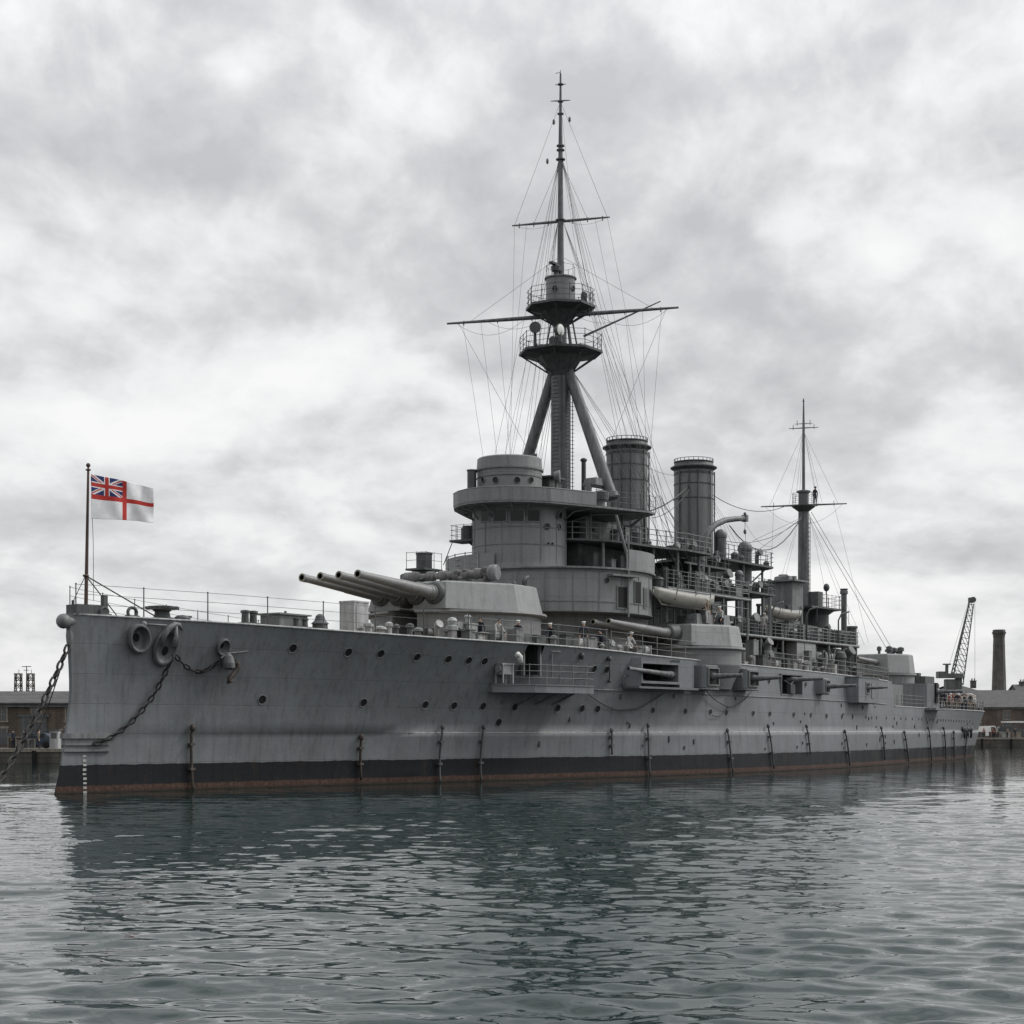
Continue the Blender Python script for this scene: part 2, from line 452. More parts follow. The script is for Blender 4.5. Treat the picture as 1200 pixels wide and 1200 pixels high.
# bow fairlead ball and lower lip
mb = MB()
c = P(76.5, 728, 0); mb.ball((c.x-.1, 0, c.z), .36, 14); mb.rod((c.x, 0, c.z), (c.x+.8, 0, c.z), .26, .3, 12)
c2 = P(80, 745, 0); mb.ball((c2.x+.1, 0, c2.z), .38, 12, (.5,.5,1.6))
mb.build('bow_fairlead', M['grey'], hull)

# hawse pipes
def hawse(u, v, rx, rz, depth_, out, tilt, lens=False, hole=.30):
    s, p, z = HP(u, v); F = hull_frame(s, z)
    e = .3; dpz = (hb(s, z+e)-hb(s, z-e))/(2*e)
    F = F @ Matrix.Rotation(-math.atan(dpz), 4, 'X') @ Matrix.Rotation(R(tilt), 4, 'Y')
    mb = MB(); n = 28
    prof = [(-.3,1.0),(out*.5,1.0),(out*.55,1.05),(out*.75,1.05),(out*.8,1.0),(out,.97),(out*1.03,.90),(out,.84),(out*.85,.78),(out*.5,.68),(out*.2,.55),(.03,.44)]
    mb.M = F @ Matrix.Diagonal((rx, 1, rz, 1))
    mb.spin((0,0,0), (0,1,0), prof, n, cap=False)
    mb.spin((0,0,0), (0,1,0), [(.032,.46),(.033,.0)], n, cap=False)
    mb.m = 1; mb.spin((.16 if lens else -.1,0,-.22 if lens else .06), (0,1,0), [(.05,hole),(.051,.0)], n, cap=False)
    mb.build('hawse_pipe', [M['mast'], M['black']], hull)
    return F
hawse(160.5, 747.5, .56, .70, .3, .42, -12)
F2 = hawse(192.5, 757.5, .62, .92, .3, .30, 14, True, .26)
hawse(260, 757, .33, .42, .3, .30, 10)
# curved billboard plate over the middle hawse
mb = MB(); s, p, z = HP(200, 741); mb.M = hull_frame(s, z, .1)
mb.tube([(-.62,.2,-.75),(-.55,.3,-.2),(-.3,.36,.18),(.05,.32,.38),(.3,.2,.36),(.52,.1,.12)], [.10,.14,.15,.13,.11,.06], 8)
mb.tube([(.1,.3,.38),(.02,.42,-.2),(-.1,.45,-.75)], [.08,.11,.14], 8)
mb.build('anchor_bed', M['mast'], hull)
mb = MB()
a = HP(166, 731.5); b = HP(193, 733); mb.tube([(a[0],-a[1]-.15,a[2]),(b[0],-b[1]-.15,b[2])], .05, 6)
mb.ball((a[0],-a[1]-.15,a[2]), .16, 8)
mb.build('hull_bracket', M['grey'], hull)

# ------------------------------------------------------------------ railing helper
def railing(path, h, spacing, parent, r=.022, rails=3, mat='dgrey', wires=.013, closed=False, name='railing'):
    path = [Vector(p) for p in path]
    mb = MB(); L = [0]
    for a, b in zip(path, path[1:]): L.append(L[-1] + (b-a).length)
    def pos(d):
        for i in range(len(path)-1):
            if d <= L[i+1] + 1e-6: return path[i].lerp(path[i+1], (d-L[i])/max(L[i+1]-L[i], 1e-6))
        return path[-1]
    n = max(1, round(L[-1]/spacing))
    for i in range(n + (0 if closed else 1)):
        q = pos(L[-1]*i/n); mb.rod(q, q+Vector((0,0,h)), r, r*.85, 6); mb.ball(q+Vector((0,0,h)), r*1.5, 6)
    for k in range(rails):
        z = h*(k+1)/rails - (.02 if k == rails-1 else 0)
        mb.tube([q+Vector((0,0,z)) for q in path], wires, 5)
    return mb.build(name, M[mat], parent)
def edge_path(s_a, s_b, side, inset=.12, step=1.5):
    out = []; n = max(2, int((s_b-s_a)/step))
    for i in range(n+1):
        s = s_a+(s_b-s_a)*i/n; z = zdeck(s); out.append((s, -side*max(.05, hb(s, z)-inset), z))
    return out
railing(edge_path(1.1, 24, 1), 1.42, 3.35, ship, .034, 3, 'dgrey', .012)
railing(edge_path(1.1, 24, -1), 1.30, 3.2, ship, .028, 3, 'dgrey', .011)
railing(edge_path(24.2, 36.5, 1), 1.25, 2.45, ship, .032, 3, 'grey', .018)
railing(edge_path(37, 50.5, 1), 1.2, 1.9, ship, .032, 3, 'grey', .018)
railing(edge_path(58.5, 87.5, 1), 1.1, 1.6, ship, .035, 3, 'grey', .022)
railing(edge_path(88.3, 129.6, 1), 1.05, 1.7, ship, .035, 3, 'grey', .02)
railing(edge_path(24, 88, -1), 1.1, 2.5, ship, .025, 3, 'mast', .012)

# ------------------------------------------------------------------ bow deck fittings
mb = MB(); c = P(94, 713, 0)
mb.prism([(1.0,-.35),(2.6,-.75),(2.6,.75),(1.0,.35)], [(1.0,-.35),(2.6,-.75),(2.6,.75),(1.0,.35)], 8.45, 8.93)
mb.box((2.55,-.55,9.0), (.25,.22,.9)); mb.box((1.2,.1,9.0), (.1,.1,.3))
mb.build('staff_step', M['dgrey'], ship)
# jackstaff (raked slightly)
b0 = Vector((1.9, 0, 8.5)); t0 = Vector((2.05, 0, 15.35))
mb = MB(); mb.rod(b0, t0, .095, .055, 10); mb.spin(t0, (0,0,1), [(0,.06),(.03,.13),(.07,.13),(.1,.05),(.18,.04)], 10); mb.ball(t0+Vector((0,0,.27)), .11, 10)
mb.ball(b0+Vector((0,0,1.85)), .16, 8, (1,1,.5))
staff = mb.build('flagstaff', M['staff'], ship)
mb = MB()
mb.rod(b0+Vector((0,0,1.85)), (5.3,-1.3,8.5), .035, .035, 6); mb.rod(b0+Vector((0,0,1.85)), (5.3,1.3,8.5), .03, .03, 6)
mb.rod(b0+Vector((0,0,1.9)), (1.0,.2,8.6), .02, .02, 5)
mb.tube([t0+Vector((.1,-.08,-.25)), t0.lerp(b0,.5)+Vector((.28,-.12,0)), b0+Vector((.35,-.15,.7))], .014, 5)
mb.build('staff_stay', M['dgrey'], staff)

def bollards(s, p, z, h=.55, r=.17, gap=.75, mat='dgrey', name='bollard'):
    mb = MB(); mb.box((s,-p,z+.05), (gap+.6,.5,.1))
    for d in (-gap/2, gap/2): mb.spin((s+d,-p,z+.1), (0,0,1), [(0,r),(h*.8,r*.9),(h*.82,r*1.25),(h,r*1.2),(h+.03,r*.6)], 12)
    mb.build(name, M[mat], ship)
def on_deck(u, p_in=.5):
    """deck position a little inboard of the port edge at that column"""
    p = 6.0
    for _ in range(50):
        s = s_at(u, p); p += .5*(max(.1, hb(s, zdeck(s))-p_in)-p)
    return s, p, zdeck(s)
def ring_lead(u, r=.24):
    s, p, z = on_deck(u, .25); mb = MB()
    pts = [(s+r*1.2*math.cos(a), -p, z+r*.9+r*math.sin(a)) for a in [math.pi*2*i/14 for i in range(15)]]
    mb.tube(pts, .08, 8); mb.box((s,-p,z+.04), (.7,.3,.09)); mb.build('fairlead', M['dgrey'], ship)
ring_lead(155); ring_lead(122, .2)
s, p, z = on_deck(190, 1.1)
mb = MB(); mb.spin((s,-p,z), (0,0,1), [(0,.62),(.12,.62),(.14,.42),(.4,.36),(.52,.5),(.55,.78),(.66,.78),(.7,.5)], 20)
for a in range(10): mb.box((s+.76*math.cos(a*.628), -p+.76*math.sin(a*.628), z+.6), (.14,.14,.13), a*.628)
mb.build('capstan', M['dgrey'], ship)
s, p, z = on_deck(214, .5); mb = MB(); mb.ball((s,-p,z+.1), .32, 10, (1.5,1,.55)); mb.box((s+.3,-p,z+.2),(.5,.2,.1)); mb.build('deck_cleat', M['dgrey'], ship)
s, p, z = on_deck(292, .6); bollards(s, p, z, .6, .2, .6)
s, p, z = on_deck(333, 1.2)
mb = MB(); mb.box((s,-p,z+.32), (2.2,1.3,.64)); mb.box((s,-p,z+.68), (2.5,1.6,.08)); mb.rod((s+.1,-p,z+.72),(s+.1,-p,z+.9),.1,.06,8); mb.build('deck_hatch', M['grey'], ship)
s, p, z = on_deck(352, .7); bollards(s, p, z, .42, .17, .7)
s, p, z = on_deck(375, .9)
mb = MB(); mb.spin((s,-p,z), (0,0,1), [(0,.42),(.3,.40),(.34,.48),(.5,.3),(.75,.22),(.85,.1)], 14); mb.build('mushroom_vent', M['dgrey'], ship)
# tall pale deck locker
s, p, z = on_deck(415, 2.0)
mb = MB(); mb.box((s,-p,z+.85), (1.25,1.0,1.7)); mb.box((s,-p,z+1.74), (1.3,1.06,.09)); mb.box((s-.1,-p-.52,z+.9), (.7,.04,1.2))
mb.build('deck_locker', M['pale'], ship)
# clutter along the edge beside the first turret
def clutter(u0, u1, n, p_lo, p_hi, hmax, seed, mats=('dgrey','grey','pale'), z_of=None):
    r = random.Random(seed)
    for i in range(n):
        u = u0 + (u1-u0)*(i+r.random()*.7)/n
        s, p, z = on_deck(u, r.uniform(p_lo, p_hi))
        if z_of is not None: z = z_of
        k = r.random(); mt = r.choice(mats); mb = MB(); h = r.uniform(.35, hmax)
        if k < .3:
            mb.box((s,-p,z+h/2), (r.uniform(.4,1.1), r.uniform(.4,.8), h)); mb.box((s,-p,z+h+.03), (r.uniform(.5,1.1), .7, .06)); nm = 'ready_locker'
        elif k < .55:
            q = r.uniform(.16,.3)
            mb.spin((s,-p,z), (0,0,1), [(0,q*.8),(h*.7,q*.75),(h*.75,q*1.2),(h,q*1.1),(h+.08,q*.4)], 12); nm = 'mushroom_vent'
        elif k < .8:
            q = r.uniform(.15,.24)
            mb.tube([(s,-p,z),(s,-p,z+h*.75),(s-.05,-p-.08,z+h),(s-.1,-p-.3,z+h+.12)], [q*.8,q*.8,q,q*1.35], 10); nm = 'cowl_vent'
        else:
            mb.rod((s-.3,-p,z+.3),(s+.35,-p,z+.3),.28,.28,12); mb.box((s-.35,-p,z+.3),(.06,.7,.62)); mb.box((s+.38,-p,z+.3),(.06,.7,.62)); nm = 'cable_reel'
        mb.build(nm, M[mt], ship)
clutter(430, 530, 9, .5, 1.6, .75, 3)
clutter(530, 720, 12, .4, 1.2, .75, 5, ('dgrey','grey','grey','pale'))
clutter(700, 760, 6, .4, .9, .45, 6, ('dgrey','grey','pale'))
clutter(868, 1000, 14, .5, 2.4, 1.0, 8)
s, p, z = on_deck(548, .9)
mb = MB(); mb.box((s,-p,z+.45), (.9,.7,.9)); mb.box((s,-p,z+.93), (1.0,.8,.07)); mb.rod((s,-p,z+.95),(s,-p,z+1.35),.13,.13,8); mb.spin((s,-p,z+1.3),(0,0,1),[(0,.2),(.1,.2),(.14,.1)],10)
mb.build('skylight_box', M['pale'], ship)
s, p, z = on_deck(530, .9)
mb = MB(); mb.spin((s,-p,z),(0,0,1),[(0,.28),(.5,.27),(.52,.36),(.75,.36),(.8,.24),(1.05,.3),(1.2,.2),(1.25,.05)],14); mb.build('mushroom_vent', M['pale'], ship)

# ------------------------------------------------------------------ turrets
def gun(parent, base, elev, L, r0, r1, fwd=-1):
    d = Vector((fwd*math.cos(elev), 0, math.sin(elev)))
    mb = MB()
    prof = [(-.8,r0*1.5),(-.1,r0*1.55),(.05,r0*1.5),(.1,r0*1.25),(.35,r0*1.25),(.4,r0*1.08),(.62,r0*1.08),(.66,r0),(L*.45,r0*.86),(L*.46,r0*.80),(L*.93,r1),(L*.94,r1*1.07),(L,r1*1.1)]
    mb.spin(base, d, prof, 24, cap=False)
    mb.m = 1; mb.spin(base, d, [(L,r1*1.1),(L,r1*.72)], 24, cap=False)
    mb.m = 2; mb.spin(base, d, [(L,r1*.72),(L-.5,r1*.70),(L-.51,.0)], 24, cap=False)
    return mb.build('gun_barrel', [M['gun'], M['brass'], M['black']], parent)
def turret(s, p, zb, zr, zt, r, guns, sp, gz, elev, L, g0, g1, groot, notch=False, fwd=-1):
    def pl(pts, notch_d=None):
        up = [(fwd*-1*x*r + s, -p - y*r) for x, y in pts]
        lowr = [(fwd*-1*x*r + s, -p + y*r) for x, y in reversed(pts)]
        return up + lowr
    lo = [(-.93,.09),(-.93,.53),(-.12,.93),(.42,.90),(.92,.52)] if notch else [(-.93,.53),(-.12,.93),(.42,.90),(.92,.52)]
    hi = [(-.86,.09),(-.86,.50),(-.16,.84),(.42,.89),(.92,.51)] if notch else [(-.86,.50),(-.16,.84),(.42,.89),(.92,.51)]
    if notch: lo = [(-.5,.09)] + lo; hi = [(-.5,.09)] + hi
    ins = .07
    base = [q for q in lo if not (notch and abs(q[1]) < .1)]
    full = base + [(x, -y) for x, y in reversed(base)]
    def inset(pts, d):
        out = []
        for i in range(len(pts)):
            a, b, c = Vector(pts[i-1]), Vector(pts[i]), Vector(pts[(i+1) % len(pts)])
            e1, e2 = (b-a).normalized(), (c-b).normalized()
            n1, n2 = Vector((e1.y, -e1.x)), Vector((e2.y, -e2.x))
            out.append(tuple(b + (n1+n2)*(d/(1+n1.dot(n2)))))
        return out
    hh = inset(full, ins)[:len(base)]
    hi = ([(-.5,.09), (-.93+ins,.09)] if notch else []) + hh
    mb = MB()
    mb.prism(pl(lo), pl(hi), zr+.02, zt)
    hi2 = [(x*.985, y*.985) for x, y in hi]
    mb.prism(pl(hi2), pl([(x*.97, y*.97) for x, y in hi2]), zt+.004, zt+.07)
    # rivetted joint covers
    tm = mb.build('gun_turret', M['turret'], ship)
    bv = tm.modifiers.new('plate_edges', 'BEVEL'); bv.width = .05; bv.segments = 2; bv.limit_method = 'ANGLE'
    bm_ = MB()
    nseg = 72; circ = []
    for i in range(nseg):
        a = 2*math.pi*i/nseg; x, y = math.cos(a), math.sin(a)
        if notch and x*fwd > 0 and abs(y) < .09: continue
        circ.append((a, x, y))
    def circle(rr):
        out = [(s+rr*x, -p+rr*y) for a, x, y in circ]
        if notch:
            i0 = None
            k = [i for i in range(len(circ)) if circ[i][1]*fwd > .9]
            # find the gap and push two inner points in
            pts = out[:]; best = None
            for i in range(len(pts)):
                j = (i+1) % len(pts)
                if (Vector(pts[i])-Vector(pts[j])).length > rr*.14: best = i
            if best is not None:
                a_, b_ = pts[best], pts[(best+1) % len(pts)]
                inn = [(a_[0]-fwd*rr*.5, a_[1]), (b_[0]-fwd*rr*.5, b_[1])]
                pts = pts[:best+1] + inn + pts[best+1:]
            return pts
        return out
    rb = r*.965
    bm_.prism(circle(rb), circle(rb), zb-.05, zr-.22)
    bar = bm_.build('barbette', M['super'], ship)
    mb = MB(); mb.prism(circle(r*1.0), circle(r*1.035), zr-.22, zr-.14); mb.prism(circle(r*1.035), circle(r*1.03), zr-.14, zr-.01); mb.build('barbette_ring', M['turret'], bar)
    if p > 3:
        mb = MB(); mb.spin((s,-p,zb-1.7),(0,0,1),[(0,rb*.80),(1.6,rb*.995),(1.75,rb*.995)],64,cap=False); mb.build('barbette_sponson', M['super'], bar)
    for k in range(guns):
        pp = p + sp*(k-(guns-1)/2)
        gun(tm, (groot, -pp, gz), elev, L, g0, g1, fwd)
        hb_ = MB(); hb_.M = Matrix.Translation((groot+.45*-fwd*-1*0, -pp, gz))
        # canvas blast bag / port shield round the root
        hb_.spin((-fwd*.75,0,0), (fwd,0,0), [(-.3,g0*2.1),(.55,g0*2.05),(.85,g0*1.8),(.95,g0*1.5)], 20)
        hb_.M = None
        hb_.build('gun_port_shield', M['dgrey'], tm)
    return tm
tA = turret(32.1, 0, 7.9, 10.15, 11.8, 5.5, 4, 1.35, 11.12, R(4.6), 7.25, .37, .22, 27.1, notch=True)
TBp = 6.3; TBs = s_at(808, TBp)
tB = turret(TBs, TBp, 7.5, 8.68, 10.12, 3.72, 2, 1.15, 9.52, R(2.9), 7.9, .31, .17, TBs-4.2)
tC = turret(103.0, .1, 5.0, 8.4, 10.2, 3.1, 2, 1.0, 9.4, R(3), 5.5, .26, .16, 100.9)
# armoured hoods, range finder arm on the first turret
mb = MB()
a = Vector((30.2, 2.7, 12.45)); b = Vector((31.2, -3.55, 12.55))
mb.rod(a, b, .20, .24, 16); mb.rod(a.lerp(b,.03), a.lerp(b,.14), .34, .34, 16)
for t in (.12,.28,.42,.56,.66,.8): mb.rod(a.lerp(b,t), a.lerp(b,t+.07), .34+rnd.uniform(-.03,.07), .32, 14)
for t in (.1,.3,.5,.7,.9):
    q = a.lerp(b,t); mb.rod(q-Vector((0,0,.65)), q, .16, .14, 8); mb.box(q-Vector((0,0,.5)), (.9,.35,.3))
r2 = random.Random(2)
for _ in range(30):
    q = a.lerp(b, r2.random()); mb.ball(q+Vector((r2.uniform(-.35,.35), 0, r2.uniform(-.35,.3))), r2.uniform(.08,.19), 8, (1,1.6,.9))
mb.build('range_finder', M['canvas'], tA)
mb = MB(); mb.spin(b+Vector((-.05,.35,0)), (b-a), [(0,.42),(.1,.5),(.5,.5),(.56,.44),(.58,.1)], 18); mb.build('range_finder_head', M['grey'], tA)
mb = MB()
for u, v, pp, w in ((643,700,0,0),):
    pass
mb.tube([(33.2,-4.4,11.87),(33.2,-4.4,12.3),(33.6,-4.4,12.45)], .1, 8); mb.box((34.2,-3.9,12.1), (.5,.4,.45)); mb.ball((33.2,-3.6,12.0), .2, 8)
mb.box((29.2,2.4,11.98),(.9,.4,.3)); mb.ball((28.6,3.0,12.0),.25,8); mb.rod((28.9,1.8,11.9),(28.9,1.8,12.5),.08,.08,8)
mb.build('roof_fitting', M['dgrey'], tA)
for i, (ds, dp, w) in enumerate(((-1.6,1.2,.8),(-.3,1.4,.75),(1.6,1.7,1.1),(.3,-.6,.8))):
    mb = MB(); c = (TBs+ds, -(TBp+dp), 10.20)
    h = .75 if i != 2 else .8
    mb.prism([(c[0]-w*.5,c[1]-.45),(c[0]+w*.5,c[1]-.45),(c[0]+w*.5,c[1]+.45),(c[0]-w*.5,c[1]+.45)], [(c[0]-w*.42,c[1]-.38),(c[0]+w*.3,c[1]-.38),(c[0]+w*.3,c[1]+.38),(c[0]-w*.42,c[1]+.38)], 10.20, 10.20+h)
    mb.box((c[0]-w*.46, c[1], 10.20+h*.6), (.12,.5,.2))
    mb.build('sighting_hood', M['grey'], tB)
for i in range(7):
    mb = MB(); x = 101.6+.62*i; q = rnd.uniform(.18,.34); h = rnd.uniform(.35,.75)
    mb.spin((x,-rnd.uniform(.2,1.6),10.25),(0,0,1),[(0,q*.7),(h*.5,q*.7),(h*.55,q*1.25),(h,q*1.2),(h+.1,q*.4)],10); mb.build('mushroom_vent', M['dgrey'], tC)

# ------------------------------------------------------------------ round deckhouse under the bridge
def ring_pts(s, p, r, z, n=48, a0=0, a1=2*math.pi):
    return [(s+r*math.cos(a0+(a1-a0)*i/n), -p+r*math.sin(a0+(a1-a0)*i/n), z) for i in range(n+1)]
DC = 43.0
mb = MB(); mb.spin((DC,0,10.55), (0,0,1), [(0,6.9),(2.75,6.9)], 72)
mb.M = Matrix.Translation((44.6,0,0)) @ Matrix.Diagonal((7.0,5.45,1,1)); mb.spin((0,0,7.4),(0,0,1),[(0,1),(3.2,1)],64); mb.M = None
drum = mb.build('deckhouse', M['super'], ship)
mb = MB()
for z in (10.56, 11.2, 13.15): mb.spin((DC,0,z), (0,0,1), [(0,6.89),(.01,6.94),(.06,6.94),(.07,6.89)], 72, cap=False)
for a in range(0, 360, 15):
    x, y = DC+6.91*math.cos(R(a)), 6.91*math.sin(R(a)); mb.box((x,y,11.9), (.04,.07,2.6), R(a))
mb.build('seam_strip', M['grey'], drum)
mb = MB(); mb.spin((DC,0,13.3), (0,0,1), [(0,7.05),(.02,7.15),(.12,7.15),(.14,7.05)], 72); mb.build('deck_edge', M['grey'], drum)
def polar(s, r, adeg, z): return Vector((s+r*math.cos(R(adeg)), r*math.sin(R(adeg)), z))
# angle on a drum for a column u (near side)
def drum_angle(s, r, u):
    best = None
    for i in range(-1800, 0):
        a = R(i*.1); x, y = s+r*math.cos(a), r*math.sin(a); p = -y
        X = BX+CA*x+SA*p; Y = BY+SA*x-CA*p
        # near side only
        nx, ny = math.cos(a), math.sin(a); wx, wy = CA*nx-SA*ny, SA*nx+CA*ny
        if wx*X+wy*Y > 0: continue
        e = abs(600+FPX*X/Y-u)
        if best is None or e < best[0]: best = (e, a, x, y, Y)
    for i in range(0, 1800):
        a = R(i*.1); x, y = s+r*math.cos(a), r*math.sin(a); p = -y
        X = BX+CA*x+SA*p; Y = BY+SA*x-CA*p
        nx, ny = math.cos(a), math.sin(a); wx, wy = CA*nx-SA*ny, SA*nx+CA*ny
        if wx*X+wy*Y > 0: continue
        e = abs(600+FPX*X/Y-u)
        if best is None or e < best[0]: best = (e, a, x, y, Y)
    return best
def drum_patch(name, s, r, u, v0, v1, wid, mat, parent, frame=None, thick=.05):
    e, a, x, y, Y = drum_angle(s, r, u)
    z1 = EYE+(HORIZON-v0)*Y/FPX; z0 = EYE+(HORIZON-v1)*Y/FPX
    if frame:
        mb = MB(); mb.box((x,y,(z0+z1)/2), (thick*2, wid+.16, z1-z0+.16), a); f = mb.build(name+'_frame' if not name.startswith('door') else 'door_frame', M[frame], parent)
        mb = MB(); mb.box((x+.012*math.cos(a),y+.012*math.sin(a),(z0+z1)/2), (thick*2, wid, z1-z0), a); return mb.build(name, M[mat], parent)
    mb = MB(); mb.box((x,y,(z0+z1)/2), (thick*2, wid, z1-z0), a)
    return mb.build(name, M[mat], parent)
def drum_round(name, s, r, u, v, rad, parent):
    e, a, x, y, Y = drum_angle(s, r, u); z = EYE+(HORIZON-v)*Y/FPX
    mb = MB(); d = (math.cos(a), math.sin(a), 0)
    mb.spin((x-.05*d[0],y-.05*d[1],z), d, [(0,rad*1.2),(.1,rad*1.2),(.12,rad*1.1),(.1,rad)], 16, cap=False)
    mb.m = 1; mb.spin((x-.05*d[0],y-.05*d[1],z), d, [(.06,rad*1.05),(.061,0)], 16, cap=False)
    return mb.build(name, [M['grey'], M['glass']], parent)
drum_patch('door', DC, 6.9, 729, 688, 712, .8, 'black', drum, 'grey')  # black panels painted for the shade inside open doorways
drum_patch('door', DC, 6.9, 747, 682, 707, .7, 'black', drum, 'grey')
drum_patch('door', DC, 6.9, 756, 690, 712, .5, 'dgrey', drum, 'grey')
drum_round('porthole', DC, 6.9, 711, 680, .16, drum)
mb = MB(); e, a, x, y, Y = drum_angle(DC, 6.9, 735); mb.rod((x-.1,y-.15,10.3),(x-.1,y-.15,15.6),.07,.07,8); mb.build('stand_pipe', M['grey'], drum)
mb = MB(); e, a, x, y, Y = drum_angle(DC, 6.9, 728); mb.box((x,y-.15,12.95),(2.4,.5,.12), a+R(90)); mb.build('door_canopy', M['grey'], drum)
for i in range(0):
    e, a, x, y, Y = drum_angle(DC, 6.9, 655+13*i)
    mb = MB(); mb.rod((x+.3*math.cos(a),y+.3*math.sin(a),7.7),(x+.3*math.cos(a),y+.3*math.sin(a),9.1+.3*(i%2)),.05,.04,6); mb.ball((x+.3*math.cos(a),y+.3*math.sin(a),9.2),.1,8); mb.build('stanchion', M['grey'], drum)

# railing on the deckhouse top, bulwark fore and aft
def arc(s, r, u0, u1, z, n=16):
    a0 = drum_angle(s, r, u0)[1]; a1 = drum_angle(s, r, u1)[1]
    return [(s+r*math.cos(a0+(a1-a0)*i/n), r*math.sin(a0+(a1-a0)*i/n), z) for i in range(n+1)]
railing(arc(DC, 7.05, 560, 735, 13.44), 1.1, 1.35, drum, .042, 3, 'pale', .028)
def wall_path(path, h, th, name, mat, parent):
    mb = MB(); path = [Vector(p) for p in path]
    for a, b in zip(path, path[1:]):
        d = (b-a); c = (a+b)/2; mb.box((c.x,c.y,c.z+h/2),(Vector((d.x,d.y)).length+.01,th,h),math.atan2(d.y,d.x))
    return mb.build(name, M[mat], parent)
wall_path(arc(DC, 7.05, 737, 768, 13.44, 6), 1.25, .05, 'bulwark', 'super', drum)
wall_path([(DC+7.0*math.cos(R(a)), 7.0*math.sin(R(a)), 13.44) for a in range(118, 184, 8)], .95, .05, 'bulwark', 'super', drum)
# small fore platform with a squat ventilator
mb = MB(); c = P(497, 667, -2.0)
mb.box((c.x, c.y, c.z-.06), (1.9,1.5,.12)); mb.box((c.x,c.y,c.z-1.2),(1.2,1.0,2.2))
mb.build('fore_platform', M['dgrey'], ship)
mb = MB(); mb.spin((c.x,c.y,c.z),(0,0,1),[(0,.5),(.9,.5),(.92,.54),(1.0,.54),(1.02,.4)],18); mb.build('ventilator', M['dgrey'], ship)
railing([(c.x-.9,c.y+.7,c.z),(c.x-.9,c.y-.7,c.z),(c.x+.9,c.y-.7,c.z)], 1.0, .8, ship, .02, 2, 'dgrey', .015)

# ------------------------------------------------------------------ conning tower
TC = 39.3; TR = 3.1
mb = MB(); mb.spin((TC,0,13.4),(0,0,1),[(0,TR+.05),(.5,TR),(4.1,TR)],56)
tower = mb.build('conning_tower', M['super'], ship)
mb = MB()
for z in (14.9, 16.0): mb.spin((TC,0,z),(0,0,1),[(0,TR),(.01,TR+.035),(.05,TR+.035),(.06,TR)],56,cap=False)
for a in range(0,360,24): mb.box((TC+TR*math.cos(R(a)),TR*math.sin(R(a)),15.3),(.05,.06,3.7),R(a))
mb.build('seam_strip', M['grey'], tower)
for u, w in ((569,.65),(586,.85),(606,.85),(625,.8)): drum_patch('bridge_window', TC, TR, u, 597.5, 610.5, w, 'glass', tower, 'grey')
drum_patch('bridge_window', TC, TR, 656, 600.5, 608, .4, 'glass', tower, 'grey')
drum_round('porthole', TC, TR, 641, 617, .19, tower); drum_round('porthole', TC, TR, 655, 617.5, .17, tower)
drum_round('porthole', TC, TR, 642, 637, .07, tower); drum_round('porthole', TC, TR, 647, 637, .06, tower)
# starboard sponson platform on the tower
mb = MB(); c = P(541, 634, -3.4); mb.box((c.x+.4,c.y-.2,c.z), (1.5,1.9,.14)); mb.rod((c.x+.3,c.y-.4,c.z-.1),(c.x+1.5,c.y-1.2,c.z-1.2),.06,.06,6)
mb.rod((c.x-.3,c.y+.5,c.z),(c.x-.8,c.y+.9,c.z-1.6),.03,.03,5)
mb.build('lookout_platform', M['dgrey'], tower)
mb = MB(); mb.spin((c.x+.5,c.y-.2,c.z+.07),(0,0,1),[(0,.5),(.8,.5),(.82,.42),(.95,.4)],14); mb.build('signal_lamp', M['dgrey'], tower)
railing([(c.x-.3,c.y-1.0,c.z+.05),(c.x-.3,c.y+.7,c.z+.05),(c.x+1.1,c.y+.7,c.z+.05)], 1.0, .6, ship, .02, 3, 'dgrey', .014)
# bridge deck with wings
BZ = 17.42
half = [(34.55,0.0),(34.7,1.0),(35.2,2.0),(36.0,2.95),(37.2,3.75),(38.8,4.4),(40.6,5.1),(42.6,5.8),(44.8,6.6),(46.0,6.5),(47.0,5.2),(48.0,3.2)]
plan = [(s,-p) for s, p in half] + [(s,p) for s, p in reversed(half[1:])]
mb = MB(); mb.prism(plan, plan, BZ, BZ+.13)
bridge = mb.build('bridge_deck', M['grey'], ship)
bul = [(s,p,BZ+.13) for s, p in reversed(half[:7])] + [(s,-p,BZ+.13) for s, p in half[1:7]]
wall_path(bul, .84, .05, 'bulwark', 'super', bridge)
mb = MB()
mb.tube([(a,b,c+.84) for a,b,c in bul], .045, 6); mb.build('bulwark_rail', M['grey'], bridge)
mb = MB()
for k in (0, 2, 3, 5, 6, 8):
    s, p = half[min(k,11)]
    for sd in ((1,) if k == 0 else (1,-1)):
        mb = MB()
        d = Vector((s-TC, -p*sd)).normalized(); e0 = Vector((TC+d.x*TR, d.y*TR, BZ-.75)); e1 = Vector((s-d.x*.3, -p*sd-d.y*.3, BZ-.02))
        mb.tube([e0, e0.lerp(e1,.35)+Vector((0,0,.3)), e1], [.06,.06,.05], 6); mb.build('deck_bracket', M['grey'], bridge)
railing([(s,-p,BZ+.13) for s,p in half[6:10]], 1.05, .9, bridge, .025, 3, 'dgrey', .017)
railing([(s,p,BZ+.13) for s,p in half[6:10]], 1.05, .9, bridge, .025, 3, 'dgrey', .017)
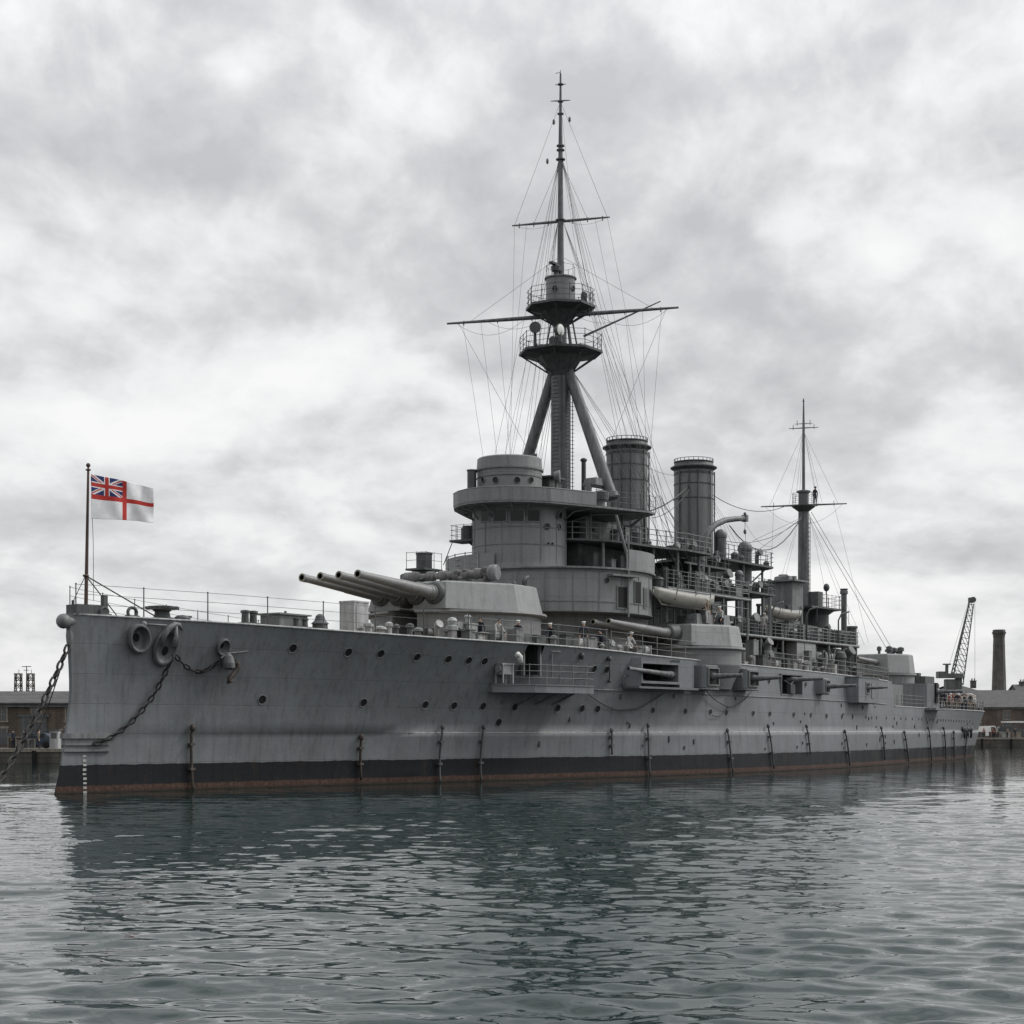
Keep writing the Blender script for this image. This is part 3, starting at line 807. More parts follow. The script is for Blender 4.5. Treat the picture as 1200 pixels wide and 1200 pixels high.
# upper round house
UC = TC - .85; UR = 2.12
k = s_at(597, 0); UC = k
mb = MB(); mb.spin((UC,0,BZ+.13),(0,0,1),[(0,UR),(2.25,UR),(2.27,UR+.09),(2.38,UR+.10),(2.4,UR+.02),(3.05,UR-.02),(3.12,UR-.1)],56)
uh = mb.build('chart_house', M['super'], ship)
mb = MB(); mb.spin((UC,0,BZ+1.9),(0,0,1),[(0,UR),(.01,UR+.03),(.06,UR+.03),(.07,UR)],56,cap=False); mb.ball((UC+.2,-.5,20.7),.22,8); mb.rod((UC+1.4,-1.0,20.5),(UC+1.4,-1.0,21.1),.22,.22,10); mb.spin((UC+.2,-.5,20.6),(0,0,1),[(0,.35),(.1,.35),(.2,.1)],10); mb.build('roof_fitting', M['dgrey'], uh)
for u, r_ in ((566.5,.17),(581,.19),(606,.19),(622,.17)): drum_round('porthole', UC, UR, u, 562.5, r_, uh)
mb = MB(); c = P(553, 574, -1.6); mb.spin((c.x,c.y,BZ+.13),(0,0,1),[(0,.3),(2.2,.3),(2.22,.34),(2.3,.34)],14); mb.build('ventilator', M['dgrey'], ship)
# things between chart house and mast
mb = MB(); c = P(641, 575, 1.0)
mb.box((c.x,c.y,BZ+1.2),(1.6,1.3,1.9)); mb.box((c.x,c.y,BZ+2.25),(2.0,1.7,.12)); mb.build('signal_shelter', M['dgrey'], ship)
mb = MB(); c = P(652, 559, 2.0); mb.rod((c.x,c.y,BZ),(c.x,c.y,c.z),.09,.09,8); mb.spin((c.x-.3,c.y-.0,c.z),(.5,-1,0),[(0,.30),(.35,.42),(.4,.40)],16); mb.build('searchlight', M['grey'], ship)
mb = MB(); c = P(684, 560, 1.0); mb.rod((c.x,c.y,BZ),(c.x,c.y,z_at(538,c.x,1)),.17,.16,10); mb.spin((c.x,c.y,z_at(541,c.x,1)),(0,0,1),[(0,.18),(.05,.24),(.15,.24),(.25,.1)],10); mb.build('stove_pipe', M['dgrey'], ship)
mb = MB(); c0 = P(690,566,3.0); c1 = P(713,566,3.2); mb.box(((c0.x+c1.x)/2,(c0.y+c1.y)/2,(c0.z+c1.z)/2),((c1-c0).length,1.1,.5),math.atan2(c1.y-c0.y,c1.x-c0.x),.8)
mb.rod((c0.x,c0.y,BZ),(c0.x,c0.y,c0.z),.2,.2,8); c2 = P(704,580,4.5); mb.spin((c2.x,c2.y,BZ+.1),(0,0,1),[(0,.35),(.5,.3),(.6,.5),(1.1,.55),(1.2,.3)],12); mb.build('gun_director', M['mast'], ship)

# ------------------------------------------------------------------ mid bridge deck and lower gallery
MZ = 15.45
midh = [(40.3,2.4),(41.2,3.5),(43.1,4.75),(45,5.1),(47.2,5.3),(49.4,5.7),(51.3,6.2),(55,6.2),(55,2)]
plan = [(s,-p) for s,p in midh] + [(s,p) for s,p in reversed(midh)]
mb = MB(); mb.prism(plan, plan, MZ, MZ+.14); mid = mb.build('signal_deck', M['dgrey'], ship)
railing([(s,-p+.08,MZ+.14) for s,p in midh[:8]], 1.1, 1.0, mid, .042, 3, 'grey', .028)
mb = MB()
for s,p in ((43,4.2),(46,4.6),(48.4,5.0),(50.8,5.6),(54,5.6)):
    mb.rod((s,-p,13.4 if s < 49 else 12.9),(s,-p,MZ),.1,.1,8)
for s,p in ((42.4,3.6),(45.2,4.4),(47.2,5.0)): mb.rod((s,-p,MZ),(s,-p,BZ),.08,.08,8)
c0, c1 = P(722,604,6.2), P(736,655,6.6); mb.rod(c0, c1, .1, .1, 8)
c0, c1 = P(755,604,6.2), P(739,617,5.0); mb.rod(c0, c1, .09, .09, 8)
mb.build('deck_post', M['grey'], mid)
# inner houses closing the view, shade under the decks put into their dark grey
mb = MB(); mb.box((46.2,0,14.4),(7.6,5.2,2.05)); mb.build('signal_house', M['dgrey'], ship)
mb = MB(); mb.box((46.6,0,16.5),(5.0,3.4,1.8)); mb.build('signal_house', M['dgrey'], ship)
r3 = random.Random(11)
for i in range(16):
    s = 42.5+i*.62; p = 3.0+r3.uniform(0,1.6); z = 13.44 if i%2 else MZ+.14
    if i%2 == 0: p = 2.2+r3.uniform(0,1.6)
    mb = MB(); h = r3.uniform(.6,1.5); q = r3.uniform(.15,.4)
    if r3.random() < .5: mb.spin((s,-p,z),(0,0,1),[(0,q),(h*.8,q),(h*.85,q*1.2),(h,q*.9)],10); nm = 'ventilator'
    else: mb.box((s,-p,z+h/2),(q*2.2,q*2,h)); mb.box((s,-p,z+h+.02),(q*2.4,q*2.2,.05)); nm = 'flag_locker'
    mb.build(nm, M[r3.choice(['dgrey','grey','mast'])], ship)
# ------------------------------------------------------------------ foremast (tripod)
MS = 44.4
def mz(v): return z_at(v, MS, 0)
mb = MB(); mb.spin((MS,0,13.0),(0,0,1),[(0,.70),(mz(438)-13,.64)],28)
fore = mb.build('foremast', M['mast'], ship)
for sd in (1,-1):
    mb = MB(); a = Vector((MS+.05,-.55*sd,27.6)); b = Vector((44.5,-3.55*sd,19.7)); c = b+(b-a)*.15
    mb.rod(a, c, .36, .42, 18); mb.spin(c, (a-c), [(0,.55),(.3,.55),(.4,.45)], 18)
    mb.build('mast_leg', M['mast'], fore)
# ladder and steps
mb = MB()
for i in range(34):
    z = 18.6+.26*i; mb.rod((MS-.66,-.25,z),(MS-.66,.25,z),.02,.02,5); mb.rod((MS-.2,-.62,z),(MS-.2,-.86,z),.02,.02,5); mb.rod((MS+.4,-.5,z),(MS+.62,-.72,z),.02,.02,5)
mb.rod((MS-.3,-.86,18.5),(MS-.3,-.86,27.2),.025,.025,5); mb.rod((MS-.1,-.84,18.5),(MS-.1,-.84,27.2),.025,.025,5); mb.rod((MS+.55,-.62,18.5),(MS+.55,-.62,27.2),.03,.03,5)
mb.rod((MS-.55,-.45,18.5),(MS-.5,-.4,27.2),.05,.05,6)
mb.build('mast_ladder', M['dgrey'], fore)
def octo(r, n=8, rot=22.5): return [(MS+r*math.cos(R(rot+360/n*i)), r*math.sin(R(rot+360/n*i))) for i in range(n)]
def top(z, r, zc, rc, name):
    mb = MB(); mb.prism(octo(r), octo(r), z-.06, z+.1)
    mb.prism(octo(rc*1.02), octo(r*.55), zc, z-.25); mb.prism(octo(r*.55), octo(r*.93), z-.25, z-.06)
    for i in range(8):
        a = R(22.5+45*i); mb.rod((MS+rc*math.cos(a), rc*math.sin(a), zc+.15), (MS+r*.93*math.cos(a), r*.93*math.sin(a), z-.08), .055, .055, 6)
    o = mb.build(name, M['dgrey'], fore)
    pts = [(x, y, z+.1) for x, y in octo(r*.97)]; pts.append(pts[0])
    railing(pts, 1.1, 1.05, fore, .028, 3, 'dgrey', .018, closed=True)
    return o
ZL, ZU = mz(414.5), mz(361.5)
top(ZL, 2.9, mz(441), .72, 'spotting_top')
top(ZU, 2.42, mz(384), .45, 'upper_top')
mb = MB(); mb.rod((MS,0,ZL),(MS,0,ZU),.42,.40,18)
mb.rod((MS+.5,-.6,ZL),(MS+.3,-.3,ZU-.4),.12,.1,8); mb.rod((MS+.9,-.9,ZL),(MS+.5,-.5,ZU-.2),.06,.06,6); mb.rod((MS-.7,.8,ZL),(MS-.4,.4,ZU-.4),.06,.06,6)
mb.build('mast_column', M['mast'], fore)
mb = MB(); mb.spin((MS,0,ZU+.1),(0,0,1),[(0,1.0),(1.86,1.0),(1.88,1.1),(1.96,1.1),(2.0,.9)],32)
cn = mb.build('spotting_cabin', M['super'], fore)
drum_round('porthole', MS, 1.0, 650.5, 338, .18, fore); drum_round('porthole', MS, 1.0, 671.5, 338, .16, fore)
mb = MB(); zt = mz(325)
mb.spin((MS,0,zt),(0,0,1),[(0,.24),(mz(258)-zt,.20),(mz(190)-zt,.16),(mz(172)-zt,.15),(mz(119)-zt,.09),(mz(86)-zt,.06)],14)
for v, r_ in ((258,.34),(187,.32),(176,.28),(171,.28),(133.5,.22),(119,.2),(99,.2)): mb.spin((MS,0,mz(v)-.06),(0,0,1),[(0,r_*.6),(.03,r_),(.1,r_),(.13,r_*.6)],12)
mb.rod((MS-.3,.2,mz(87)),(MS+.05,0,mz(84)),.025,.02,5); mb.rod((MS,0,mz(86)),(MS,0,mz(82)),.02,.02,5)
mb.build('topmast', M['mast'], fore)
mb = MB(); mb.spin((MS-.55,0,zt),(0,0,1),[(0,.2),(.25,.18),(.3,.34),(.6,.36),(.7,.2)],12); mb.box((MS-.8,0,zt+.75),(.9,.3,.14)); mb.build('mast_lamp', M['dgrey'], fore)
pts = [(MS+1.0*math.cos(R(a)),1.0*math.sin(R(a)),zt-.0) for a in range(0,361,45)]
railing(pts, .75, .8, fore, .018, 1, 'dgrey', .012, closed=True)
def yard(z, ds, dp, L, r, name='yard'):
    d = Vector((ds,-dp,0)).normalized(); c = Vector((MS,0,z))-d.orthogonal()*0
    mb = MB(); mb.spin(c-d*L, d, [(0,r*.45),(L*.5,r*.85),(L*.9,r),(L*1.1,r),(L*1.5,r*.85),(2*L,r*.45)], 12)
    for t in ((-.85,-.55,-.25,.25,.55,.85) if L > 1 else ()): mb.rod(c+d*L*t+Vector((0,0,-.22)), c+d*L*t+Vector((0,0,.12)), .035, .035, 5)
    mb.build(name, M['mast'], fore); return c, d
yc, yd = yard(mz(370), 2.42, 7.7, 8.15, .155)
uc, ud = yard(mz(259.5), 1.0, 3.3, 3.45, .10)
yard(mz(118), .3, .62, .68, .05); yard(mz(99), .15, .35, .38, .04)
# boom reaching out from the lower top
mb = MB(); a = P(684,394,.5); b = P(774,353,4.5); mb.rod(a, b, .085, .04, 8); mb.build('signal_boom', M['mast'], fore)
# fittings on the tops
mb = MB(); c = P(627,400,-.3); c.z = ZL+.1; mb.rod(c, c+Vector((0,0,.9)), .12, .1, 8); mb.spin(c+Vector((.2,.1,1.15)),(-1,-.6,0),[(0,.28),(.45,.4),(.5,.38)],14); mb.build('searchlight', M['dgrey'], fore)
mb = MB(); c = P(656.5,383,1.6); c.z = ZL+.1; zz = z_at(386.5,c.x,1.6)
mb.rod(c, (c.x,c.y,zz), .12, .1, 8); mb.spin((c.x,c.y,zz),(-.1,-1,0),[(-.35,.25),(0,.42),(.05,.42)],18,cap=True); mb.m = 1; mb.spin((c.x,c.y,zz),(-.1,-1,0),[(.052,.37),(.09,.2),(.1,0)],18,cap=False)
mb.build('searchlight', [M['dgrey'], M['white']], fore)
r4 = random.Random(4)
for i in range(9):
    a = R(r4.uniform(150,400)); q = r4.uniform(1.3,2.2); mb = MB(); h = r4.uniform(.4,1.0)
    zz = ZL+.1 if i < 6 else ZU+.1; q = q if i < 6 else 1.6
    mb.box((MS+q*math.cos(a), q*math.sin(a), zz+h/2), (.4,.35,h), a); mb.ball((MS+q*math.cos(a), q*math.sin(a), zz+h), .2, 8)
    mb.build('sight_stand', M['dgrey'], fore)

# ------------------------------------------------------------------ funnels
def funnel(s, r, zb, zt, vb):
    mb = MB(); mb.spin((s,0,zb),(0,0,1),[(0,r),(zt-zb-.75,r)],44,cap=False)
    f = mb.build('funnel', M['funnel'], ship)
    mb = MB(); mb.spin((s,0,zt-.8),(0,0,1),[(0,r),(.10,r+.08),(.22,r+.28),(.30,r+.29),(.40,r+.06),(.62,r-.04),(.66,r+.02),(.72,r+.02),(.74,r-.12),(.1,r-.14)],44,cap=False)
    for i in range(26):
        a = 2*math.pi*i/26; mb.rod((s+(r+.0)*math.cos(a),(r+.0)*math.sin(a),zt-.1),(s+(r+.0)*math.cos(a),(r+.0)*math.sin(a),zt+.12),.025,.025,5)
    mb.tube([(s+r*math.cos(2*math.pi*i/30), r*math.sin(2*math.pi*i/30), zt+.12) for i in range(31)], .025, 5)
    mb.build('funnel_cap', M['dgrey'], f)
    mb = MB()
    for z in vb: mb.spin((s,0,z),(0,0,1),[(0,r),(.01,r+.04),(.07,r+.04),(.08,r)],44,cap=False)
    mb.spin((s,0,zt-1.1),(0,0,1),[(0,r),(.01,r+.03),(.18,r+.03),(.19,r)],44,cap=False)
    mb.build('funnel_band', M['dgrey'], f)
    mb = MB()
    for a in (-60,-100,-140,-20,-165,165):
        x, y = s+(r+.09)*math.cos(R(a)), (r+.09)*math.sin(R(a)); mb.rod((x,y,zb),(x,y,zt-.85),.05,.05,6)
    mb.build('steam_pipe', M['dgrey'], f)
    mb = MB(); mb.spin((s,0,zt-.3),(0,0,1),[(0,r-.14),(.001,0)],30,cap=False); mb.build('funnel_mouth', M['black'], f)
    return f
funnel(53.5, 1.50, 12.8, 24.05, (z_at(547,53.5,0), z_at(565,53.5,0), z_at(600,53.5,0), z_at(620,53.5,0)))
funnel(63.9, 1.52, 10.5, 23.9, (z_at(569,63.9,0), z_at(586,63.9,0)))

# ------------------------------------------------------------------ boat deck amidships and casings
mb = MB(); mb.box((63.5,0,9.6),(34,6.2,4.4)); mb.box((57.0,0,12.2),(15,5.2,1.6)); casing = mb.build('engine_casing', M['dgrey'], ship)  # block painted dark behind the posts so the openings read as shade
BD = 12.75
bdh = [(48.2,5.9),(60.5,5.9)]
mb = MB(); mb.box((54.6,0,BD),(13.2,12.4,.16)); bdk = mb.build('boat_deck', M['dgrey'], ship)
railing([(48.2,-6.1,BD+.08),(61.0,-6.1,BD+.08)], 1.15, 1.05, bdk, .042, 4, 'grey', .03)
mb = MB()
for s in (48.3,56.9,60.9): mb.rod((s,-6.05,10.35 if s < 50 else 7.7),(s,-6.05,BD),.09,.09,8)
mb.rod((48.3,-6.15,BD-.1),(61,-6.15,BD-.1),.1,.1,8); mb.rod((48.3,-6.1,12.0),(61,-6.1,12.0),.03,.03,5)
mb.build('deck_post', M['grey'], bdk)
# upper flag deck box group between funnels (x 760-805)
mb = MB(); mb.box((56.6,-2.6,16.0),(1.5,1.3,1.0)); mb.build('flag_locker', M['dgrey'], ship)
mb = MB(); mb.box((58.9,-2.3,15.9),(2.8,1.4,1.2)); mb.box((58.2,-2.3,16.8),(.5,.5,.6)); mb.build('flag_locker', M['dgrey'], ship)
mb = MB(); mb.box((58.0,0,15.05),(7.5,8.6,.14)); fdk = mb.build('flag_deck', M['dgrey'], ship)
for s, p, r_ in ((55.2,4.2,.13),(58.2,4.2,.13),(61.4,4.2,.13),(56,2.2,.3),(60,2.2,.3)): mb = MB(); mb.rod((s,-p,BD),(s,-p,15.0),r_,r_,10); mb.build('deck_post', M['grey'], fdk)
railing([(54.5,-4.25,15.12),(61.7,-4.25,15.12),(61.7,-2,15.12)], 1.1, 1.0, fdk, .03, 3, 'dgrey', .018)
r5 = random.Random(21)
def heap(n, s0, s1, p0, p1, z, hmin, hmax, seed, mats=('dgrey','grey','mast','dgrey')):
    r = random.Random(seed)
    for i in range(n):
        s = s0+(s1-s0)*(i+r.random())/n; p = r.uniform(p0,p1); h = r.uniform(hmin,hmax); q = r.uniform(.18,.45); mb = MB(); k = r.random()
        if k < .3: mb.spin((s,-p,z),(0,0,1),[(0,q),(h*.75,q),(h*.8,q*1.15),(h,q*.9),(h+.1,q*.4)],12); nm = 'ventilator'
        elif k < .55: mb.box((s,-p,z+h/2),(q*2.6,q*2,h)); mb.box((s,-p,z+h+.03),(q*2.8,q*2.2,.06)); nm = 'ready_locker'
        elif k < .75: mb.tube([(s,-p,z),(s,-p,z+h*.8),(s-.05,-p-.1,z+h*1.05),(s-.1,-p-.45,z+h*1.15)],[q*.6,q*.6,q*.75,q*1.0],10); nm = 'cowl_vent'
        elif k < .9: mb.rod((s-.5,-p,z+q),(s+.5,-p,z+q),q,q,14); mb.rod((s-.3,-p,z+q*2.2),(s+.4,-p,z+q*2.2),q*.6,q*.6,10); mb.box((s,-p,z+q*.5),(1.2,q,q)); nm = 'winch'
        else:
            mb.rod((s,-p,z),(s,-p,z+h*1.2),.06,.06,6); mb.rod((s+.5,-p,z),(s+.5,-p,z+h*1.2),.06,.06,6); mb.rod((s,-p,z+h*1.2),(s+.5,-p,z+h*1.2),.05,.05,6); mb.rod((s,-p,z+h*.6),(s+.5,-p,z+h*.6),.04,.04,6); nm = 'boat_crutch'
        mb.build(nm, M[r.choice(mats)], ship)
heap(24, 48.8, 61, 2.8, 5.4, BD+.08, .6, 1.6, 31)
heap(8, 55, 61.5, 1.0, 3.8, 15.12, .5, 1.3, 33)
heap(14, 56, 62, 3.4, 6.8, 7.6, .8, 2.8, 32)
# inclined mess of pipes above the second turret
mb = MB()
for i in range(12):
    s = 49.5+i; z = r5.uniform(9.5,12.2); mb.rod((s,-3.15,z),(s+r5.uniform(1,3),-3.2,z),.07,.07,6); mb.rod((s,-3.3,7.7),(s,-3.3,12.6),.05,.05,6)
mb.build('steam_pipe', M['grey'], casing)
# curved boat crane
mb = MB(); c = P(821,690,4.0); q = [c, P(821.5,640,4.0)]
path = [(c.x,c.y,BD-3), (c.x,c.y,z_at(650,c.x,4)), P(823.5,636,4.1), P(829,624,4.3), P(838,615,4.5), P(850,609.5,4.7), P(862,608,4.9), P(873,607.5,5.1)]
mb.tube(path, [.33,.31,.26,.25,.24,.22,.21,.20], 14); e = Vector(path[-1]); mb.box(e,(.35,.4,.5)); mb.ball(e+Vector((0,0,.35)),.13,8)
mb.spin((c.x,c.y,z_at(651,c.x,4)),(0,0,1),[(0,.31),(.05,.40),(.2,.40),(.25,.31)],14,cap=False); mb.spin((c.x,c.y,z_at(658,c.x,4)),(0,0,1),[(0,.31),(.03,.37),(.12,.37),(.15,.31)],14,cap=False)
mb.rod(e,e-Vector((0,0,.9)),.02,.02,5); mb.ball(e-Vector((0,0,1.0)),.13,8,(1,1,1.6)); mb.rod(e-Vector((-.1,0,1.0)),e-Vector((-.1,0,3.2)),.015,.015,5)
mb.build('boat_crane', M['mast'], ship)
# domed ventilator towers on two platforms
def vent(u, p, r, vtop, zb):
    s = s_at(u, p); zt = z_at(vtop, s, p); mb = MB()
    prof = [(0,r)] + [(zt-zb-r*1.5,r),(zt-zb-r*1.48,r*1.12),(zt-zb-r*1.1,r*1.12),(zt-zb-r*.7,r*1.02),(zt-zb-r*.35,r*.78),(zt-zb-r*.1,r*.42),(zt-zb,.0)]
    mb.spin((s,-p,zb),(0,0,1),prof,22)
    for z in (zb+(zt-zb)*.55,): mb.spin((s,-p,z),(0,0,1),[(0,r),(.01,r+.04),(.06,r+.04),(.07,r)],22,cap=False)
    mb.build('ventilator', M['mast'], ship); return s
vent(844.5, 1.6, .45, 620, 10.5); vent(873, 1.6, .54, 634, 9.5)
vent(866, 3.2, .30, 668, 10.5)
def slab(s0, s1, ph, z, cut=.8, name='ventilator_platform'):
    pl = [(s0,-ph+cut),(s0+cut,-ph),(s1-cut,-ph),(s1,-ph+cut),(s1,ph-cut),(s1-cut,ph),(s0+cut,ph),(s0,ph-cut)]
    mb = MB(); mb.prism(pl, pl, z-.1, z+.06); o = mb.build(name, M['dgrey'], ship)
    railing([(a,b,z+.06) for a,b in (pl[1],pl[2],pl[3],pl[4],pl[5],pl[6])], 1.1, .95, o, .028, 3, 'dgrey', .02)
    return o
a = slab(62.2, 73.2, 2.9, 16.15, 1.0)
b = slab(63.5, 71.8, 3.8, 13.75, 1.2)
for s,p,z in ((63,2.4,16.1),(67.5,2.5,16.1),(72,2.0,16.1),(64.5,3.5,13.7),(69,3.5,13.7)): mb = MB(); mb.rod((s,-p,10.3),(s,-p,z),.1,.1,8); mb.build('deck_post', M['grey'], a)
mb = MB(); mb.rod((73,-1.8,16.1),(71.2,-1.4,14.9),.07,.07,6); mb.build('deck_bracket', M['grey'], a)
heap(11, 64, 71.5, 1.6, 3.5, 13.8, .5, 1.2, 41)
heap(7, 62.6, 73, 1.2, 2.6, 16.2, .4, 1.0, 42)
mb = MB(); mb.box((64.0,0,13.0),(3.6,3.8,5.0)); mb.box((60.8,0,14),(3.0,4.4,2.6)); mb.build('funnel_casing', M['dgrey'], ship)
# after deck (long gallery at two metres and a half above the main deck)
AZ = 10.15
mb = MB(); mb.box((71.9,0,AZ),(23.6,11.0,.16)); adk = mb.build('after_gallery', M['dgrey'], ship)
railing([(60.2,-5.4,AZ+.08),(83.6,-5.4,AZ+.08),(83.6,-1,AZ+.08)], 1.1, 1.15, adk, .042, 4, 'grey', .028)
mb = MB()
for s in (60.4,64.5,68.5,72.6,77.5,83.4): mb.rod((s,-5.4,7.2),(s,-5.4,AZ),.1,.1,8)
mb.rod((59.6,-5.47,AZ-.02),(83.7,-5.47,AZ-.02),.12,.12,8)
mb.build('deck_post', M['grey'], adk)
mb = MB(); c = P(902,700,5.4); mb.rod((c.x,c.y,7.4),(c.x,c.y,z_at(700,c.x,5.4)),.13,.13,10); mb.build('derrick_post', M['grey'], ship)
heap(40, 61, 83, 2.6, 5.0, AZ+.08, .4, 1.4, 51, ('dgrey','grey','mast','dgrey','grey'))
heap(34, 61, 83.5, 3.2, 6.3, 7.3, .7, 2.2, 52)
mb = MB(); mb.box((82.5,-.3,8.6),(7,6.0,2.9)); mb.build('after_deckhouse', M['dgrey'], ship)
# ladders, pipe runs, awning stanchions and cross bracing in the after part
r9 = random.Random(77)
for i in range(14):
    s = 61.5+i*1.62; mb = MB(); k = i % 4
    if k == 0:
        mb.rod((s,-5.2,7.3),(s+1.2,-5.2,AZ),.045,.045,6); mb.rod((s,-4.7,7.3),(s+1.2,-4.7,AZ),.045,.045,6)
        for j in range(8): mb.rod((s+1.2*j/8,-5.2,7.3+(AZ-7.3)*j/8),(s+1.2*j/8,-4.7,7.3+(AZ-7.3)*j/8),.03,.03,5)
        nm = 'ladder'
    elif k == 1:
        mb.tube([(s,-3.6,7.3),(s,-3.6,9.2),(s+.3,-3.6,9.6),(s+3.0,-3.6,9.6)],.12,8); mb.tube([(s+.4,-3.7,7.3),(s+.4,-3.7,8.8),(s+2.4,-3.7,8.9)],.07,8); nm = 'steam_pipe'
    elif k == 2:
        mb.rod((s,-5.35,7.3),(s+1.5,-5.35,AZ-.1),.05,.05,6); mb.rod((s+1.5,-5.35,7.3),(s,-5.35,AZ-.1),.05,.05,6); nm = 'deck_brace'
    else:
        mb.tube([(s,-5.5,AZ),(s,-5.5,AZ+2.0),(s-.1,-5.8,AZ+2.5),(s-.1,-6.5,AZ+2.7)],.07,8); mb.rod((s-.1,-6.45,AZ+2.7),(s-.1,-6.45,AZ+1.6),.02,.02,5); nm = 'boat_davit'
    mb.build(nm, M[r9.choice(['grey','mast','grey'])], ship)
for i in range(12):
    s = 62+i*1.75; mb = MB(); q = r9.uniform(.08,.16); h = r9.uniform(1.6,3.4); p = r9.uniform(.5,3.4)
    mb.spin((s,-p,AZ),(0,0,1),[(0,q),(h-.2,q),(h-.18,q*1.5),(h,q*1.4)],10); mb.build('stove_pipe', M[r9.choice(['grey','mast','dgrey'])], ship)
# pale splinter box and companion
mb = MB(); c0 = P(930.5,770,5.2); c1 = P(952.5,770,5.2)
sc_ = (c0.x+c1.x)/2; mb.box((sc_,-5.0,z_at(768,sc_,5.3)),(c1.x-c0.x,.9,z_at(753.5,sc_,5.4)-z_at(782,sc_,5.4))); mb.box((sc_,-5.0,z_at(782,sc_,5.4)),(c1.x-c0.x+.3,1.1,.12)); bx_ = mb.build('companion_house', M['turret'], ship)
mb = MB(); c = P(872,770,5.5); mb.box((c.x+.2,-5.0,8.2),(3.0,1.0,1.3)); mb.build('ready_locker', M['grey'], ship)
# aft control tower
mb = MB(); s = s_at(921,0.8); zt = z_at(683,s,.8)
mb.prism([(s-1.1,-1.9),(s+.6,-2.1),(s+1.3,-1.2),(s+1.3,.8),(s-1.1,.8)],[(s-1.1,-1.9),(s+.6,-2.1),(s+1.3,-1.2),(s+1.3,.8),(s-1.1,.8)],AZ,zt)
mb.prism([(s-1.5,-2.3),(s+.8,-2.5),(s+1.6,-1.3),(s+1.6,1.1),(s-1.5,1.1)],[(s-1.5,-2.3),(s+.8,-2.5),(s+1.6,-1.3),(s+1.6,1.1),(s-1.5,1.1)],zt,zt+.14)
mb.spin((s-.1,-.6,zt+.14),(0,0,1),[(0,.8),(.35,.75),(.45,.4),(.55,.4)],16); mb.box((s+.7,-1.2,zt+.35),(.4,.4,.5)); mb.box((s-.9,-1.4,zt+.3),(.3,.3,.4))
act = mb.build('after_control_tower', M['grey'], ship)
mb = MB()
for z in (AZ+1.3, AZ+2.3): mb.box((s-.2,-2.03,z),(1.0,.1,.4)); mb.box((s+1.0,-1.6,z),(.3,.3,.4),.6)
mb.build('observation_slit', M['black'], act)
# after platform by the mainmast
mb = MB(); s = s_at(960,1.5); za = z_at(713,s,1.5)
mb.spin((s+1.2,-.8,AZ),(0,0,1),[(0,1.0),(za-AZ-.5,1.0),(za-AZ-.1,1.6)],20)
pl = [(s-3.2,-2.2),(s+2.6,-2.5),(s+3.6,-1.0),(s+3.6,1.5),(s-3.2,1.5)]
mb.prism(pl,pl,za-.1,za+.05); apf = mb.build('after_platform', M['dgrey'], ship)
railing([(a,b,za+.05) for a,b in pl[:4]],1.1,.8,apf,.025,3,'dgrey',.016)
mb = MB(); s9 = s_at(968.5,1.2); mb.rod((s9,-1.2,za),(s9,-1.2,za+2.3),.05,.05,6); mb.ball((s9,-1.2,za+2.0),.28,10,(1,1,1.3)); mb.build('signal_lamp', M['dgrey'], apf)
mb = MB(); s8 = s_at(950.5,.5); mb.box((s8,-.8,za+.75),(1.0,1.2,1.5)); mb.build('chart_table_house', M['dgrey'], apf)
# lower after house and deck over it
mb = MB(); c = P(985,742,2.5); mb.box((c.x-3.5,-.6,c.z),(9,5.0,.16)); mb.build('after_platform', M['dgrey'], ship)
mb = MB(); s = s_at(989,2.0); zt = z_at(690,s,2); mb.spin((s,-2.0,8),(0,0,1),[(0,.26),(zt-8.5,.26),(zt-8.45,.36),(zt-8.2,.36),(zt-8.15,.3),(zt-8,.38)],14); mb.build('stove_pipe', M['mast'], ship)
mb = MB(); s = s_at(997.5,2.0); zt = z_at(734,s,2); mb.spin((s,-2.0,8),(0,0,1),[(0,.5),(zt-8.2,.5),(zt-8.18,.58),(zt-8,.58)],18); mb.build('ventilator', M['dgrey'], ship)
mb = MB(); c = P(985,757,4.0); c.x = 79.0; mb.box((c.x+1.2,-2.5,c.z),(9.4,5.2,.15)); o = mb.build('after_platform', M['dgrey'], ship)
railing([(c.x-3,-5.05,c.z+.08),(c.x+5.8,-5.05,c.z+.08),(c.x+5.8,-2,c.z+.08)],1.1,1.0,o,.028,3,'dgrey',.018)
mb = MB(); mb.rod((c.x+5.5,-4.9,7.2),(c.x+5.5,-4.9,c.z),.12,.12,8); mb.build('deck_post', M['grey'], o)
heap(5, c.x+.5, c.x+5, 1.0, 4.2, c.z+.1, .5, 1.2, 61)

# ------------------------------------------------------------------ mainmast
MM = s_at(941.7, 0)
def mm(v): return z_at(v, MM, 0)
mb = MB(); mb.spin((MM,0,AZ-2),(0,0,1),[(0,.56),(mm(600)-AZ+2,.46)],22)
main = mb.build('mainmast', M['mast'], ship)
mb = MB(); mb.spin((MM,0,mm(593)-.5),(0,0,1),[(0,.45),(.45,1.05),(.55,1.05)],20); mb.build('mast_top', M['dgrey'], main)
railing([(MM+1.0*math.cos(R(a)),1.0*math.sin(R(a)),mm(593)+.05) for a in range(0,361,30)],1.05,.6,main,.022,3,'dgrey',.015,closed=True)
mb = MB(); mb.spin((MM,0,mm(593)),(0,0,1),[(0,.45),(1.1,.45),(1.2,.62),(1.32,.62),(1.4,.3)],16); zt = mm(575)
mb.spin((MM,0,zt),(0,0,1),[(0,.14),(mm(500)-zt,.11),(mm(467)-zt,.05)],10); mb.ball((MM,0,mm(470)),.1,8); mb.build('topmast', M['mast'], main)
